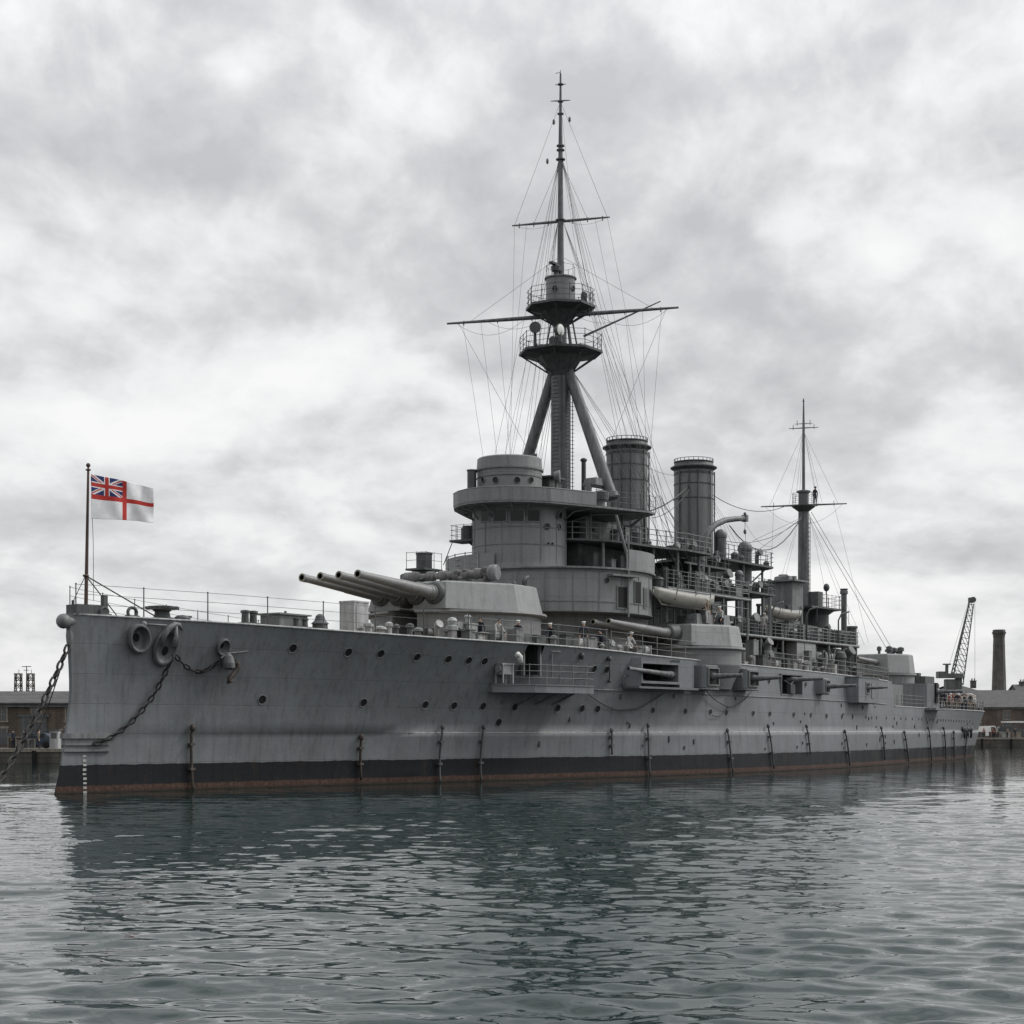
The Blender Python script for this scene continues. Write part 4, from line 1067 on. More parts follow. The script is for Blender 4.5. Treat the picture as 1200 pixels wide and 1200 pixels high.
def myard(v, L, r):
    d = Vector((.30,-.95,0)).normalized(); c = Vector((MM,0,mm(v))); mb = MB(); mb.spin(c-d*L,d,[(0,r*.5),(L,r),(2*L,r*.5)],8)
    for t in (-.7,.7): mb.rod(c+d*L*t+Vector((0,0,-.15)),c+d*L*t+Vector((0,0,.3)),.03,.03,5)
    mb.build('yard', M['mast'], main)
myard(592,3.75,.10); myard(501.5,1.3,.055); myard(496.5,.8,.04)
mb = MB()
for i in range(22):
    z = AZ+3+.38*i; mb.rod((MM-.1,-.45,z),(MM-.1,-.68,z),.02,.02,5); mb.rod((MM+.42,-.2,z),(MM+.62,-.3,z),.02,.02,5)
mb.rod((MM-.1,-.66,AZ),(MM-.1,-.66,21.5),.03,.03,5); mb.rod((MM-.8,-.1,AZ),(MM-.5,-.1,21.5),.03,.03,5)
for z in (14.0,14.4,15.0): mb.ball((MM+.55,-.3,z),.2,8)
mb.build('mast_ladder', M['dgrey'], main)
mb = MB(); mb.prism([(MM-.3,-1.0),(MM+2.4,-1.0),(MM+2.4,.8),(MM-.3,.8)],[(MM+.1,-.7),(MM+.6,-.7),(MM+.6,.6),(MM+.1,.6)],AZ+.3,AZ+1.5); mb.build('mast_boot', M['dgrey'], main)

# ------------------------------------------------------------------ rigging
def sag(a, b, d, n=10): 
    a, b = Vector(a), Vector(b); return [a.lerp(b,i/n)+Vector((0,0,-d*4*(i/n)*(1-i/n))) for i in range(n+1)]
def yp(c, d, L, t): return c + d*L*t
rig = MB(); w = .011
for sd in (1,-1):
    for k in range(5):      # lower shrouds from the tops to the deck edge
        rig.tube([(MS,-.25*sd,mz(262)),(MS+1.0+1.5*k,-sd*7.6,13.0 if k > 1 else 14.0)], w*1.1, 4)
    for k in range(4):
        rig.tube([(MS,-.15*sd,mz(187)),(MS-1.0+2.4*k,-sd*(7.2-.3*k),12.9)], w*1.1, 4)
    for k in range(3):
        rig.tube([(MS,-.1*sd,mz(187)),yp(Vector((MS,0,ZU+.2)),Vector((.3*(k-1),-sd,0)).normalized(),2.35,1)], w, 4)
    rig.tube([(MS,0,mz(119)),yp(uc,ud,3.45,.95*sd)], w, 4); rig.tube([(MS,0,mz(187)),yp(uc,ud,3.45,.55*sd)], w, 4)
    rig.tube([yp(uc,ud,3.45,.95*sd),(MS+4,-sd*7.0,13.0)], w, 4); rig.tube([yp(uc,ud,3.45,.7*sd),(MS+2,-sd*6.8,14.0)], w, 4)
    rig.tube([(MS,0,mz(300)),yp(yc,yd,8.15,.8*sd)], w, 4)
    for t in (.86,.7,.55): rig.tube([yp(yc,yd,8.15,t*sd),(MS+6*(1-t),-sd*(4.0+5*t*.5),BZ+.3)], w, 4)
    rig.tube(sag(yp(yc,yd,8.15,.92*sd),yp(yc,yd,8.15,.3*sd),1.0),w,4); rig.tube(sag(yp(yc,yd,8.15,.65*sd),yp(yc,yd,8.15,.12*sd),.7),w,4)
    rig.tube(sag(yp(uc,ud,3.45,.95*sd),yp(uc,ud,3.45,.1*sd),.35),w*.8,4)
    rig.tube([yp(yc,yd,8.15,.9*sd),(MS+1.5,-sd*1.0,BZ+1)],w*1.1,4)
    for k in range(3): rig.tube([(MS,-.3*sd,ZL-1.0),(MS+2.5+k*1.6,-sd*(5.5+.4*k),13.8)], w*1.3, 4)
rig.tube([(MS,0,mz(120)),(MS+.6,-.6,mz(255)),(MS+3,-5.5,13.5)],w,4)
for v,du in ((143,-3),(189,-5.5)): 
    rig.ball(P(658+du*3.0,v,0),.1,6,(1,1,2.2))
rig.ball(P(667.5,140,0),.1,6,(1,1,2.2))
for k in range(3): rig.tube([(MS+.5,-.4,ZL-.8),(MS+8+2*k,-5.2-.3*k,15.3-.8*k)], w*1.4, 4)
rig.build('rigging', M['wire'], fore)
rig = MB()
for sd in (1,-1):
    for k in range(2): rig.tube([(MM,-.2*sd,mm(597)),(MM+1+1.6*k,-sd*4.6,AZ+.3)], w, 4)
    for k in range(2): rig.tube([(MM,-.05*sd,mm(505)),(MM+.5+k,-sd*(1.0+.1*k),mm(588))], w, 4)
    d = Vector((.30,-.95,0)).normalized(); c = Vector((MM,0,mm(592)))
    rig.tube([(MM,0,mm(505)),c+d*3.75*.8*sd],w,4); rig.tube([c+d*3.75*.7*sd,(MM+3,-sd*4.8,AZ+.5)],w,4); rig.tube(sag(c+d*3.75*.9*sd,c-Vector((0,0,1.6)),.5),w,4)
    rig.tube([(MM,0,mm(503)),c+d*1.3*sd*1.0],w,4)
for dp in (0,.35): rig.tube([(MM+.4,-.2-dp,mm(600)),P(1040+dp*18,762,0)], .022, 5)
rig.tube([(MM+.3,-.4,mm(601)),P(968.5,700,1.2)],w,4)
rig.build('rigging', M['wire'], main)
rig = MB()
f2 = 63.9
rig.tube(sag((f2+1.5,-.3,z_at(572,f2,0)),Vector((MM,0,mm(592)))-Vector((.30,-.95,0)).normalized()*1.5,1.0),.03,5)
rig.tube(sag(P(855,616,1.5),(MM-.4,-.2,mm(601)),2.6),.045,5); rig.tube(sag(P(850,634,1.2),(MM-.4,-.2,mm(606)),.9),.025,5)
rig.tube([(MM-.4,-.2,mm(606)),P(884,648,2.0)],.02,4); rig.tube([(MM-.4,-.2,mm(606)),P(882,634,1.0)],.016,4)
rig.tube(sag((f2-1.5,-.3,z_at(573,f2,0)),P(757,600,5.0),.3),.05,5); rig.tube(sag((f2-1.5,-.5,z_at(575,f2,0)),P(764,607,4.0),.5),.025,5)
for k in range(5): rig.tube([(f2+1.5,-.4,z_at(573,f2,0)),P(846+9*k,642+4*k,2.5)],.011,4)
for k in range(7): rig.tube(sag(P(762+2*k,540+8*k,0.5),P(770+10*k,632+k,3.0),.4),.012,4)
rig.tube(sag(P(759,548,0),(f2-1.5,0,z_at(560,f2,0)),.2),.014,4)
rig.tube(sag(P(873,612,5.1),P(905,640,1.0),.6),.012,4)
rig.build('rigging', M['rope'], ship)

# ------------------------------------------------------------------ casemates along the port side
def small_gun(parent, M4, L, r, yaw, z=0):
    mb = MB(); mb.M = M4 @ Matrix.Rotation(yaw, 4, 'Z')
    mb.spin((0,0,z),(0,1,.03),[(-.6,r*1.6),(.0,r*1.65),(.15,r*1.5),(.2,r*1.3),(.6,r*1.25),(.95,r*1.1),(L*.95,r*.75),(L*.96,r*.95),(L,r*.95)],14)
    mb.m = 1; mb.spin((0,0,z),(0,1,.03),[(L+.002,r*.6),(L+.003,0)],12,cap=False)
    return mb.build('casemate_gun', [M['mast'], M['black']], parent)
def cut_frame(F, w, h, d, t=.18, back=True):
    """open box standing proud of the side: four walls round a dark opening"""
    mb = MB(); mb.M = F
    mb.box((0,d/2-.3,h/2+t/2),(w+2*t,d+.6,t)); mb.box((0,d/2-.3,-h/2-t/2),(w+2*t,d+.6,t))
    mb.box((-w/2-t/2,d/2-.3,0),(t,d+.6,h-.002)); mb.box((w/2+t/2,d/2-.3,0),(t,d+.6,h-.002))
    if back: mb.m = 1; mb.box((0,-.05,0),(w-.004,.16,h-.004))
    return mb
def cut_side(F, w, h, depth_):
    """real opening through the side plating with a dim compartment behind it"""
    bm = bmesh.new(); bm.from_mesh(hull.data); inv = F.inverted()
    loc = lambda f: inv @ f.calc_center_median()
    for co, no in (((-w/2,0,0),(1,0,0)),((w/2,0,0),(1,0,0)),((0,0,-h/2),(0,0,1)),((0,0,h/2),(0,0,1))):
        fs = [f for f in bm.faces if abs(loc(f).x) < w/2+2 and abs(loc(f).z) < h/2+1.5 and abs(loc(f).y) < 1.2]
        ge = list({e for f in fs for e in f.edges} | {v for f in fs for v in f.verts}) + fs
        bmesh.ops.bisect_plane(bm, geom=ge, plane_co=F @ Vector(co), plane_no=(F.to_3x3() @ Vector(no)))
    kill = [f for f in bm.faces if abs(loc(f).x) < w/2 and abs(loc(f).z) < h/2 and abs(loc(f).y) < 1.0]
    bmesh.ops.delete(bm, geom=kill, context='FACES'); bm.to_mesh(hull.data); bm.free(); hull.data.update()
    mb = MB(); mb.M = F; x, z, d = w/2+.02, h/2+.02, depth_
    y0 = -.03
    for q in ([(-x,y0,-z),(x,y0,-z),(x,-d,-z),(-x,-d,-z)],[(-x,y0,z),(-x,-d,z),(x,-d,z),(x,y0,z)],[(-x,y0,-z),(-x,-d,-z),(-x,-d,z),(-x,y0,z)],[(x,y0,-z),(x,y0,z),(x,-d,z),(x,-d,-z)],[(-x,-d,-z),(x,-d,-z),(x,-d,z),(-x,-d,z)]): mb.poly(q)
    return mb.build('compartment', M['dgrey'], hull)
# 1: long embrasure, gun trained forward
s, p, z = HP(774, 788.5, .7); F = hull_frame(s, z, 0)
cut_side(F, 4.4, 1.1, 2.6); mb = cut_frame(F, 4.4, 1.1, .75, .16, back=False); mb.m = 0
mb.prism([(-3.1,-.3),(-2.37,.73),(-2.37,-.3)],[(-3.1,-.3),(-2.37,.73),(-2.37,-.3)],-.9,.9)
mb.prism([(2.37,-.3),(2.37,.75),(4.2,.75),(4.6,-.3)],[(2.37,-.3),(2.37,.75),(4.2,.75),(4.6,-.3)],-.9,.9)
mb.box((.7,.35,-.98),(7.4,1.3,.12))
cm = mb.build('casemate', [M['hull'], M['black']], hull)
small_gun(cm, F @ Matrix.Translation((1.6,.40,-.05)), 6.2, .15, R(83))
# 2, 3: round-cornered sponsons, gun trained aft
for (u, v, w, h, L, uu) in ((835,793,1.5,1.25,3.6,0),(882,795.5,1.3,1.12,3.6,0)):
    s, p, z = HP(u, v, 1.1); F = hull_frame(s, z, 0)
    a = R(-48)     # the sponson faces aft of the beam
    mb = MB(); mb.M = F
    pl = [(-1.05,-.3),(-.98,.85),(-.8,1.08),(-.6,1.12),(.75,1.12),(.95,1.0),(1.05,-.3)]
    mb.prism(pl, pl, -h*.62, h*.62); mb.prism([(x*1.06,y*1.06) for x,y in pl],[(x*1.06,y*1.06) for x,y in pl],-h*.62-.12,-h*.62-.002)
    sp = mb.build('casemate', [M['hull'], M['black']], hull); bv = sp.modifiers.new('rounding', 'BEVEL'); bv.width = .24; bv.segments = 4; bv.limit_method = 'ANGLE'
    G = F @ Matrix.Translation((.02,1.12,0))
    mb = cut_frame(G, 1.3, h*.84, .12, .08); mb.build('gun_port', [M['grey'], M['black']], hull)
    small_gun(hull, G @ Matrix.Translation((0,.05,.02)), 2.0, .15, R(-14))
# 4: open embrasure, gun trained aft
s, p, z = HP(927, 802.5); F = hull_frame(s, z, 0)
cut_side(F, 3.7, 1.4, 2.6); mb = cut_frame(F, 3.7, 1.4, .10, .09, back=False); cm = mb.build('casemate', [M['hull'], M['black']], hull)
small_gun(cm, F @ Matrix.Translation((.2,.2,.38)), 2.1, .13, R(-16))
mb = MB(); mb.M = F; mb.tube([(-1.6,.15,.3),(-.6,.2,.0),(.5,.2,.4)],.05,6); mb.box((-.2,.1,-.3),(.8,.3,.7)); mb.build('gun_pedestal', M['dgrey'], cm)
# 5: small port
s, p, z = HP(969, 804.5, .7); F = hull_frame(s, z, 0); G = F @ Matrix.Rotation(R(-35),4,'Z')
mb = MB(); mb.M = F; pl = [(-.75,-.3),(-.7,.6),(-.5,.74),(.55,.74),(.7,-.3)]; mb.prism(pl,pl,-.62,.62); cm = mb.build('casemate', M['hull'], hull); bv = cm.modifiers.new('rounding', 'BEVEL'); bv.width = .2; bv.segments = 4; bv.limit_method = 'ANGLE'
mb = cut_frame(F @ Matrix.Translation((0.05,.72,0)), .75, .85, .06, .1); mb.build('gun_port', [M['grey'], M['black']], hull)
small_gun(hull, F @ Matrix.Translation((.05,.7,.0)), 2.2, .14, R(-14))
# 6: boxed sponson with small gun at the break of the deck
sA = HP(1000, 808, .9); sB = HP(1033, 810, 1.1); s = (sA[0]+sB[0])/2; F = hull_frame(s, z_at(808, s, 8.0), 0)
mb = MB(); mb.M = F; Lb = (sB[0]-sA[0])/2
pl = [(-Lb+.9,-.4),(-Lb+.95,1.0),(Lb*.85,1.0),(Lb*.9,-.4)]
mb.prism(pl,pl,-.98,.92); mb.prism([(x*1.04,y*1.08) for x,y in pl],[(x*1.04,y*1.08) for x,y in pl],-1.1,-.982); mb.prism([(x*1.02,y*1.05) for x,y in pl],[(x*1.02,y*1.05) for x,y in pl],.922,1.0)
cm = mb.build('casemate', M['hull'], hull)
mb = cut_frame(F @ Matrix.Translation((-.2,1.0,.1)), .8, .75, .06, .1); mb.build('gun_port', [M['grey'], M['black']], hull)
small_gun(hull, F @ Matrix.Translation((-.2,1.0,.1)), 1.6, .10, R(-14))
mb = MB(); mb.M = F; mb.box((1.2,1.01,-.1),(.7,.07,1.2)); mb.build('access_door', M['grey'], cm)
# 7: shielded gun on the quarterdeck edge
s = s_at(1082, 4.6); z0 = zdeck(s)
mb = MB()
pl = [(s-3.6,-3.0),(s-1.5,-5.5),(s+1.3,-5.7),(s+1.6,-3.6)]
mb.prism(pl,pl,z0,z_at(801.5,s,5)); sh = mb.build('gun_shield', M['hull'], ship)
mb = MB(); mb.box((s+.2,-5.5,z0-.12),(4.6,2.2,.2)); mb.build('gun_sponson', M['grey'], sh)
F = Matrix.Translation((s+.4,-5.6,z_at(810,s,5))); F = F @ Matrix.Rotation(R(180),4,'Z')
mb = MB(); mb.box((s+.55,-5.66,z_at(812,s,5)),(.6,.2,1.9)); mb.build('gun_port', M['black'], sh)  # black box painted for the dark inside the gun opening
G = Matrix.Translation((s+.6,-5.6,z_at(810.5,s,5)))
mb = MB(); d = Vector((.2,-1,.0)); mb.spin(G.translation, d, [(-.5,.3),(.25,.3),(.4,.2),(2.2,.12),(2.25,.15),(2.5,.15)],14); mb.build('casemate_gun', M['mast'], sh)
mb = MB(); s2 = s_at(1056,5.0); mb.prism([(s2-4.4,-3.2),(s2-3.6,-5.3),(s2-.6,-5.4),(s2,-3.4)],[(s2-4.4,-3.2),(s2-3.6,-5.3),(s2-.6,-5.4),(s2,-3.4)],zdeck(s2),zdeck(s2)+2.0); mb.build('after_shelter', M['grey'], ship)
mb = MB(); s2 = s_at(1076,1.0); zt = z_at(793,s2,1); mb.box((s2,-1,(zt+5)/2),(2.6,2.4,zt-5)); mb.box((s2-.3,-1,zt+.15),(.6,.6,.4)); mb.build('after_shelter', M['dgrey'], ship)

# side gallery with railing, door, boat winch
sa = HP(577, 796); sb = HP(672, 803); 
mb = MB(); zf = 5.62; pts = []
s0_, s1_ = sa[0], sb[0]
n = 10; outer = []; inner = []
for i in range(n+1):
    s = s0_+(s1_-s0_)*i/n; o = 1.35*min(1, (i/n)/.35)
    if i/n > .9: o = 1.35
    outer.append((s, -(hb(s, zf)+o+.15))); inner.append((s, -(hb(s, zf)-.2)))
mb.prism(outer+inner[::-1], outer+inner[::-1], zf-.42, zf)
mb.prism([(a,b-.05) for a,b in outer]+inner[::-1], [(a,b-.05) for a,b in outer]+inner[::-1], zf+.002, zf+.08)
gal = mb.build('side_gallery', M['hull'], hull)
railing([(a,b+.06,zf+.08) for a,b in outer] + [(inner[-1][0], inner[-1][1], zf+.08)], 1.15, 1.25, hull, .03, 3, 'grey', .02)
mb = MB()
for i in range(2, 9, 2):
    s = s0_+(s1_-s0_)*i/n; p = hb(s, 4.2); mb.rod((s,-p,4.5),(s,outer[i][1]+.25,zf-.4),.06,.06,6)
mb.build('gallery_bracket', M['grey'], hull)
s, p, z = HP(622, 773); cut_side(hull_frame(s, z), 1.5, 1.7, 2.2)
mb = MB(); mb.M = hull_frame(s, z); 
for x in (-.72,.72): mb.box((x,.05,0),(.12,.2,1.9))
mb.box((0,.05,1.0),(1.6,.24,.12)); mb.build('door_frame', M['grey'], hull)
mb = MB(); mb.M = hull_frame(s+1.9, z+.15); mb.box((0,.1,.4),(.9,.25,.1)); mb.rod((-.25,.1,.4),(-.25,.1,-1.2),.04,.04,6); mb.build('hull_bracket', M['grey'], hull)
s, p, z = HP(602, 775, .6); mb = MB(); mb.M = hull_frame(s, zf+.08, .7)
mb.rod((-.4,-.3,0),(-.4,-.3,1.1),.05,.05,6); mb.rod((.4,-.3,0),(.4,-.3,1.1),.05,.05,6); mb.rod((-.4,.3,0),(-.4,.3,1.1),.05,.05,6); mb.rod((.4,.3,0),(.4,.3,1.1),.05,.05,6)
mb.box((0,0,.8),(.8,.55,.55)); mb.rod((-.55,0,.85),(.55,0,.85),.22,.22,12); mb.box((0,0,1.12),(1.0,.7,.1)); mb.build('winch_stand', M['pale'], hull)
mb = MB(); mb.M = hull_frame(s+.35, zf+1.45, .65); mb.tube([(.2,0,-.2),(.12,0,.15),(-.05,0,.32),(-.22,.05,.25)],[.16,.19,.16,.1],10); mb.build('cowl_vent', M['white'], hull)
# ladder rungs on the upper side
for u0, v0, u1, v1 in ((728.5,790,751,806),):
    a = HP(u0, v0); b = HP(u1, v1); mb = MB()
    q = lambda s, z: Vector((s, -(hb(s,z)+.18), z))
    mb.tube([q(a[0],a[2]),q(a[0],b[2])],.035,5); mb.tube([q(b[0],a[2]-.3),q(b[0],b[2])],.035,5); mb.tube([q(a[0],a[2]),q(b[0],a[2]-.3)],.03,5); mb.tube([q(a[0],a[2]-.6),q(b[0],b[2]+.15)],.03,5)
    mb.build('boarding_frame', M['dgrey'], hull)
for u in (680, 712): 
    a = HP(u, 772 if u == 712 else 768); b = HP(u+.5, 798 if u == 712 else 771); mb = MB()
    mb.tube([(a[0],-a[1]-.12,a[2]),(b[0],-b[1]-.12,b[2])],.04,6); mb.ball((a[0],-a[1]-.12,a[2]),.17,8); mb.ball((b[0],-b[1]-.12,b[2]),.12,8); mb.build('hull_bracket', M['dgrey'], hull)
# stern fittings
for u in (1127,1131,1135): 
    mb = MB(); a = HP(u, 857); mb.tube([(a[0]-.4,-a[1]-.1,a[2]+.5),(a[0],-a[1]-.3,a[2]-.1),(a[0]+.5,-a[1]-.1,a[2]-.6)],.13,8); mb.ball((a[0],-a[1]-.2,a[2]+.2),.3,8); mb.build('stern_anchor_gear', M['dgrey'], hull)
# ================================================================== loose things on and about the ship
def chain(path, lw, lh, name, label, bar=None, mat='iron'):
    """one mesh of stud links, every second link turned a quarter"""
    path = [Vector(p) for p in path]; L = [0]
    for a, b in zip(path, path[1:]): L.append(L[-1]+(b-a).length)
    def pos(d):
        d = min(max(d, 0), L[-1])
        for i in range(len(path)-1):
            if d <= L[i+1]+1e-6: return path[i].lerp(path[i+1], (d-L[i])/max(1e-6, L[i+1]-L[i]))
        return path[-1]
    bar = bar or lw*.165; pitch = lh-2*bar; n = int(L[-1]/pitch); mb = MB()
    for i in range(n):
        a, b = pos(i*pitch), pos((i+1)*pitch); t = (b-a).normalized(); c = (a+b)/2
        e = t.cross(Vector((0,0,1))).normalized() if abs(t.z) < .98 else Vector((1,0,0)); f = t.cross(e)
        sd = e if i % 2 else f
        if i % 2: sd = (e*.9+f*.43)
        else: sd = (f*.9-e*.43)
        q = lh/2-bar; hw = lw/2-bar; pts = []
        for k in range(13):
            th = 2*math.pi*k/12; x = math.cos(th)*hw; y = math.sin(th)
            pts.append(c + sd*x + t*(q*(abs(y)**.7)*(1 if y > 0 else -1)))
        mb.tube(pts, bar, 6, cap=False); pass
    o = mb.build(name, M[mat], None); tag(o, label, 'chain'); return o
def hull_path(px, out):
    pts = []
    for u, v in px:
        s, p, z = HP(u, v); pts.append(W(s, p+out, z))
    return pts
def smooth(px, n=6):
    fu = pchip([(i, p[0]) for i, p in enumerate(px)]); fv = pchip([(i, p[1]) for i, p in enumerate(px)])
    return [(fu(i/n), fv(i/n)) for i in range((len(px)-1)*n+1)]
chain(hull_path(smooth([(198,768),(194,780),(186,797),(175,817),(160,836),(145,851),(128,863),(114,870),(101,873.5)]), .22), .28, .46, 'anchor_chain', 'rusty chain running down the bow from the big middle hawse pipe to the stem collar')
chain(hull_path(smooth([(201,768),(211,779),(222,786),(232,787.5),(244,782),(257,771.5)]), .25), .28, .46, 'anchor_chain', 'short slack chain looped between the middle hawse pipe and the small aft anchor')
a = W(.75, .1, z_at(756,.8,0)); b = at(0, 913, 74.0); c_ = at(-40, 985, 69.0)
pth = [a.lerp(b, i/10)-Vector((0,0,.35*4*(i/10)*(1-i/10))) for i in range(11)] + [b.lerp(c_, i/5) for i in range(1, 6)]
pth = [p for p in pth if p.z > -.4]
chain(pth, .36, .64, 'mooring_chain', 'heavy dark mooring chain slanting from the stem down into the water')
def rope(pts, r, label, name='mooring_rope'):
    mb = MB(); mb.tube(pts, r, 6); o = mb.build(name, M['rope']); tag(o, label, 'rope'); return o
a = W(.9, -.3, z_at(766,.9,0)); b = at(18, 876, 150)
rope([a.lerp(b, i/14)-Vector((0,0,1.6*4*(i/14)*(1-i/14))) for i in range(15)], .03, 'thin mooring rope leading from the bow back towards the left quay, behind the heavy chain')
rope(hull_path(smooth([(675,803),(688,815),(703,825),(722,832),(742,830.5),(758,823),(773,813)]), .22), .045, 'dark rope hanging in a long bight below the side gallery and the first casemate')
rope(hull_path(smooth([(818,797),(826,812),(840,824),(853,828.5),(866,822),(878,809)]), .25), .04, 'dark rope hanging in a bight under the two round-cornered casemates')
rope(hull_path(smooth([(832,838.5),(838,839.5),(845,836),(850,829)]), .16), .03, 'short rope end curling beside the portholes under the hanging bight')
# stowed anchor
s, p, z = HP(262, 772); F = Matrix(ship.matrix_basis) @ hull_frame(s, z, .0) if False else None
ship_M = Matrix.Translation((BX, BY, 0)) @ Matrix.Rotation(ANG, 4, 'Z')
F = ship_M @ hull_frame(s, z, .22)
an = empty('anchor'); tag(an, 'stowed stockless anchor with hooked arm hanging below the aftmost hawse pipe', 'anchor')
mb = MB(); mb.M = F; mb.spin((.05,.05,.28),(.15,0,-1),[(0,.14),(.15,.26),(.5,.33),(.75,.3),(.85,.15)],14); mb.build('anchor_crown', M['mast'], an)
mb = MB(); mb.M = F; mb.tube([(.45,.1,-.15),(.62,.14,-.25),(.58,.16,-.5),(.3,.18,-.8),(.08,.2,-.98),(.05,.2,-1.15),(.25,.2,-1.1)],[.12,.14,.14,.13,.13,.15,.09],9); mb.build('anchor_arm', M['rust'], an)
mb = MB(); mb.M = F; mb.rod((-.1,.15,.25),(1.15,.1,.38),.05,.04,8); mb.ball((1.15,.1,.38),.07,8); mb.rod((-.35,.12,.0),(.2,.12,.5),.06,.06,8); mb.build('anchor_stock', M['mast'], an)

# ------------------------------------------------------------------ flag
mat_flag = []
for nm, c in (('flag_white',(.70,.70,.71)),('flag_red',(.42,.035,.028)),('flag_blue',(.022,.035,.12))):
    mat_flag.append(simple(nm, c, .85, .12, 3.0, streak=0))
def flag_col(x, y):
    """x 0..1 from hoist, y 0..1 from top, sides 1.46 : 1"""
    if abs(x-.535) < .034 or abs(y-.5) < .052: return 1
    if x < .50 and y < .448:
        X = x/.50; Y = y/.448; ax = (X-.5)*1.63; ay = (Y-.5)
        if abs(ax) < .10 or abs(ay) < .095: return 1
        if abs(ax) < .155 or abs(ay) < .155: return 0
        d1 = (ay*1.63-ax*1.0)/1.912; d2 = (ay*1.63+ax*1.0)/1.912
        up = ax*ay > 0
        d = d1 if up else d2
        off = (.035 if (ax > 0) == (d > 0) else .035)
        sgn = 1 if ((ax < 0) ^ (not up)) else -1
        if -.012 < d*sgn < .052: return 1
        if abs(d) < .085: return 0
        return 2
    return 0
mb = MB(); nx, ny = 132, 90; ids = {}
def flag_pt(x, y):
    # top edge droops away from the staff, folds run diagonally
    u = 107 + 73*x; 
    v = (555.5 + 15.5*x) + y*((607.5-555.5) + (-11.5)*x)
    amp = .05+.22*x
    Yd = 80.6 + 1.6*x + amp*math.sin(x*9+y*2.2) + .07*x*math.sin(x*17-y*5+1)
    v += .8*math.sin(x*8+1)*x + .5*math.sin(x*15)*x
    return at(u, v, Yd)
for i in range(nx+1):
    for j in range(ny+1): ids[i,j] = mb.av(flag_pt(i/nx, j/ny))
for i in range(nx):
    for j in range(ny):
        mb.m = flag_col((i+.5)/nx, (j+.5)/ny); mb.face((ids[i,j],ids[i,j+1],ids[i+1,j+1],ids[i+1,j]), True)
fl = mb.build('naval_flag', mat_flag)
sol = fl.modifiers.new('cloth_thickness', 'SOLIDIFY'); sol.thickness = .012
tag(fl, 'white flag with red cross and blue-red canton flying from the bow staff', 'flag')

# ------------------------------------------------------------------ ship's boats
def ships_boat(loc_s, p, z, L, B, D, mat, label, sling):
    t = empty('ships_boat', W(loc_s, p, z), ANG); tag(t, label, 'boat', "ship's boats slung along the port side")
    mb = MB(); n = 22; m = 12; rows = []
    for i in range(n+1):
        x = -L/2+L*i/n; k = (1-abs(2*i/n-1)**2.6)**.75; b = max(.02, B/2*k); d = D*(.55+.45*k); lift = .22*abs(2*i/n-1)**2.5
        rows.append([mb.av((x, b*math.sin((j/m-.5)*math.pi)*(1 if 0<j<m else 1), lift-d*max(0,math.cos((j/m-.5)*math.pi))**.8)) for j in range(m+1)])
    for i in range(n):
        for j in range(m): mb.face((rows[i][j],rows[i+1][j],rows[i+1][j+1],rows[i][j+1]), True)
    h = mb.build('boat_hull', M[mat], t)
    sol = h.modifiers.new('planking', 'SOLIDIFY'); sol.thickness = .04
    mb = MB()
    for sd in (0, m):
        mb.tube([Vector(mb_v)+Vector((0,0,.02)) for mb_v in [h.data.vertices[rows[i][sd]].co for i in range(n+1)]], .045, 6)
    mb.build('boat_gunwale', M['pale'], t)
    mb = MB(); mb.tube([(-L/2*.98,0,.2-.3),(-L*.38,0,-D*.98),(0,0,-D-.03),(L*.38,0,-D*.98),(L/2*.98,0,.2-.3)], .05, 6); mb.build('keel', M[mat], t)
    if sling:
        for x in (-L*.27, L*.02, L*.3):
            mb = MB(); k = (1-abs(2*x/L)**2.6)**.75; q = B/2*k+.05
            mb.tube([(x+.2,-q*.9,.5),(x,-q,0),(x-.05,-q*.8,-D*.55),(x,0,-D*1.03),(x,q*.8,-D*.6),(x,q,0),(x+.2,q*.9,.5)], .035, 6); mb.build('sling', M['rope'], t)
    return t
def along(u0, u1, p): return s_at(u0, p), s_at(u1, p)
s0b, s1b = along(766, 836, 6.9); zc = z_at(697, (s0b+s1b)/2, 6.9)
ships_boat((s0b+s1b)/2, 6.9, zc, s1b-s0b, 1.5, .85, 'cream', 'long cream boat slung under the boat deck above the midships two-gun turret', True)
s0b, s1b = along(897, 938, 4.9); zc = z_at(716, (s0b+s1b)/2, 4.9)
ships_boat((s0b+s1b)/2, 4.9, zc, s1b-s0b, 1.2, .66, 'cream', 'short pale boat lying just forward of the mainmast foot', True)
s0b, s1b = along(950, 980, 4.6); zc = z_at(767, (s0b+s1b)/2, 4.6)
ships_boat((s0b+s1b)/2, 4.6, zc, s1b-s0b, 1.0, .6, 'pale', 'small grey boat stowed under the after gallery behind the pale companion house', False)

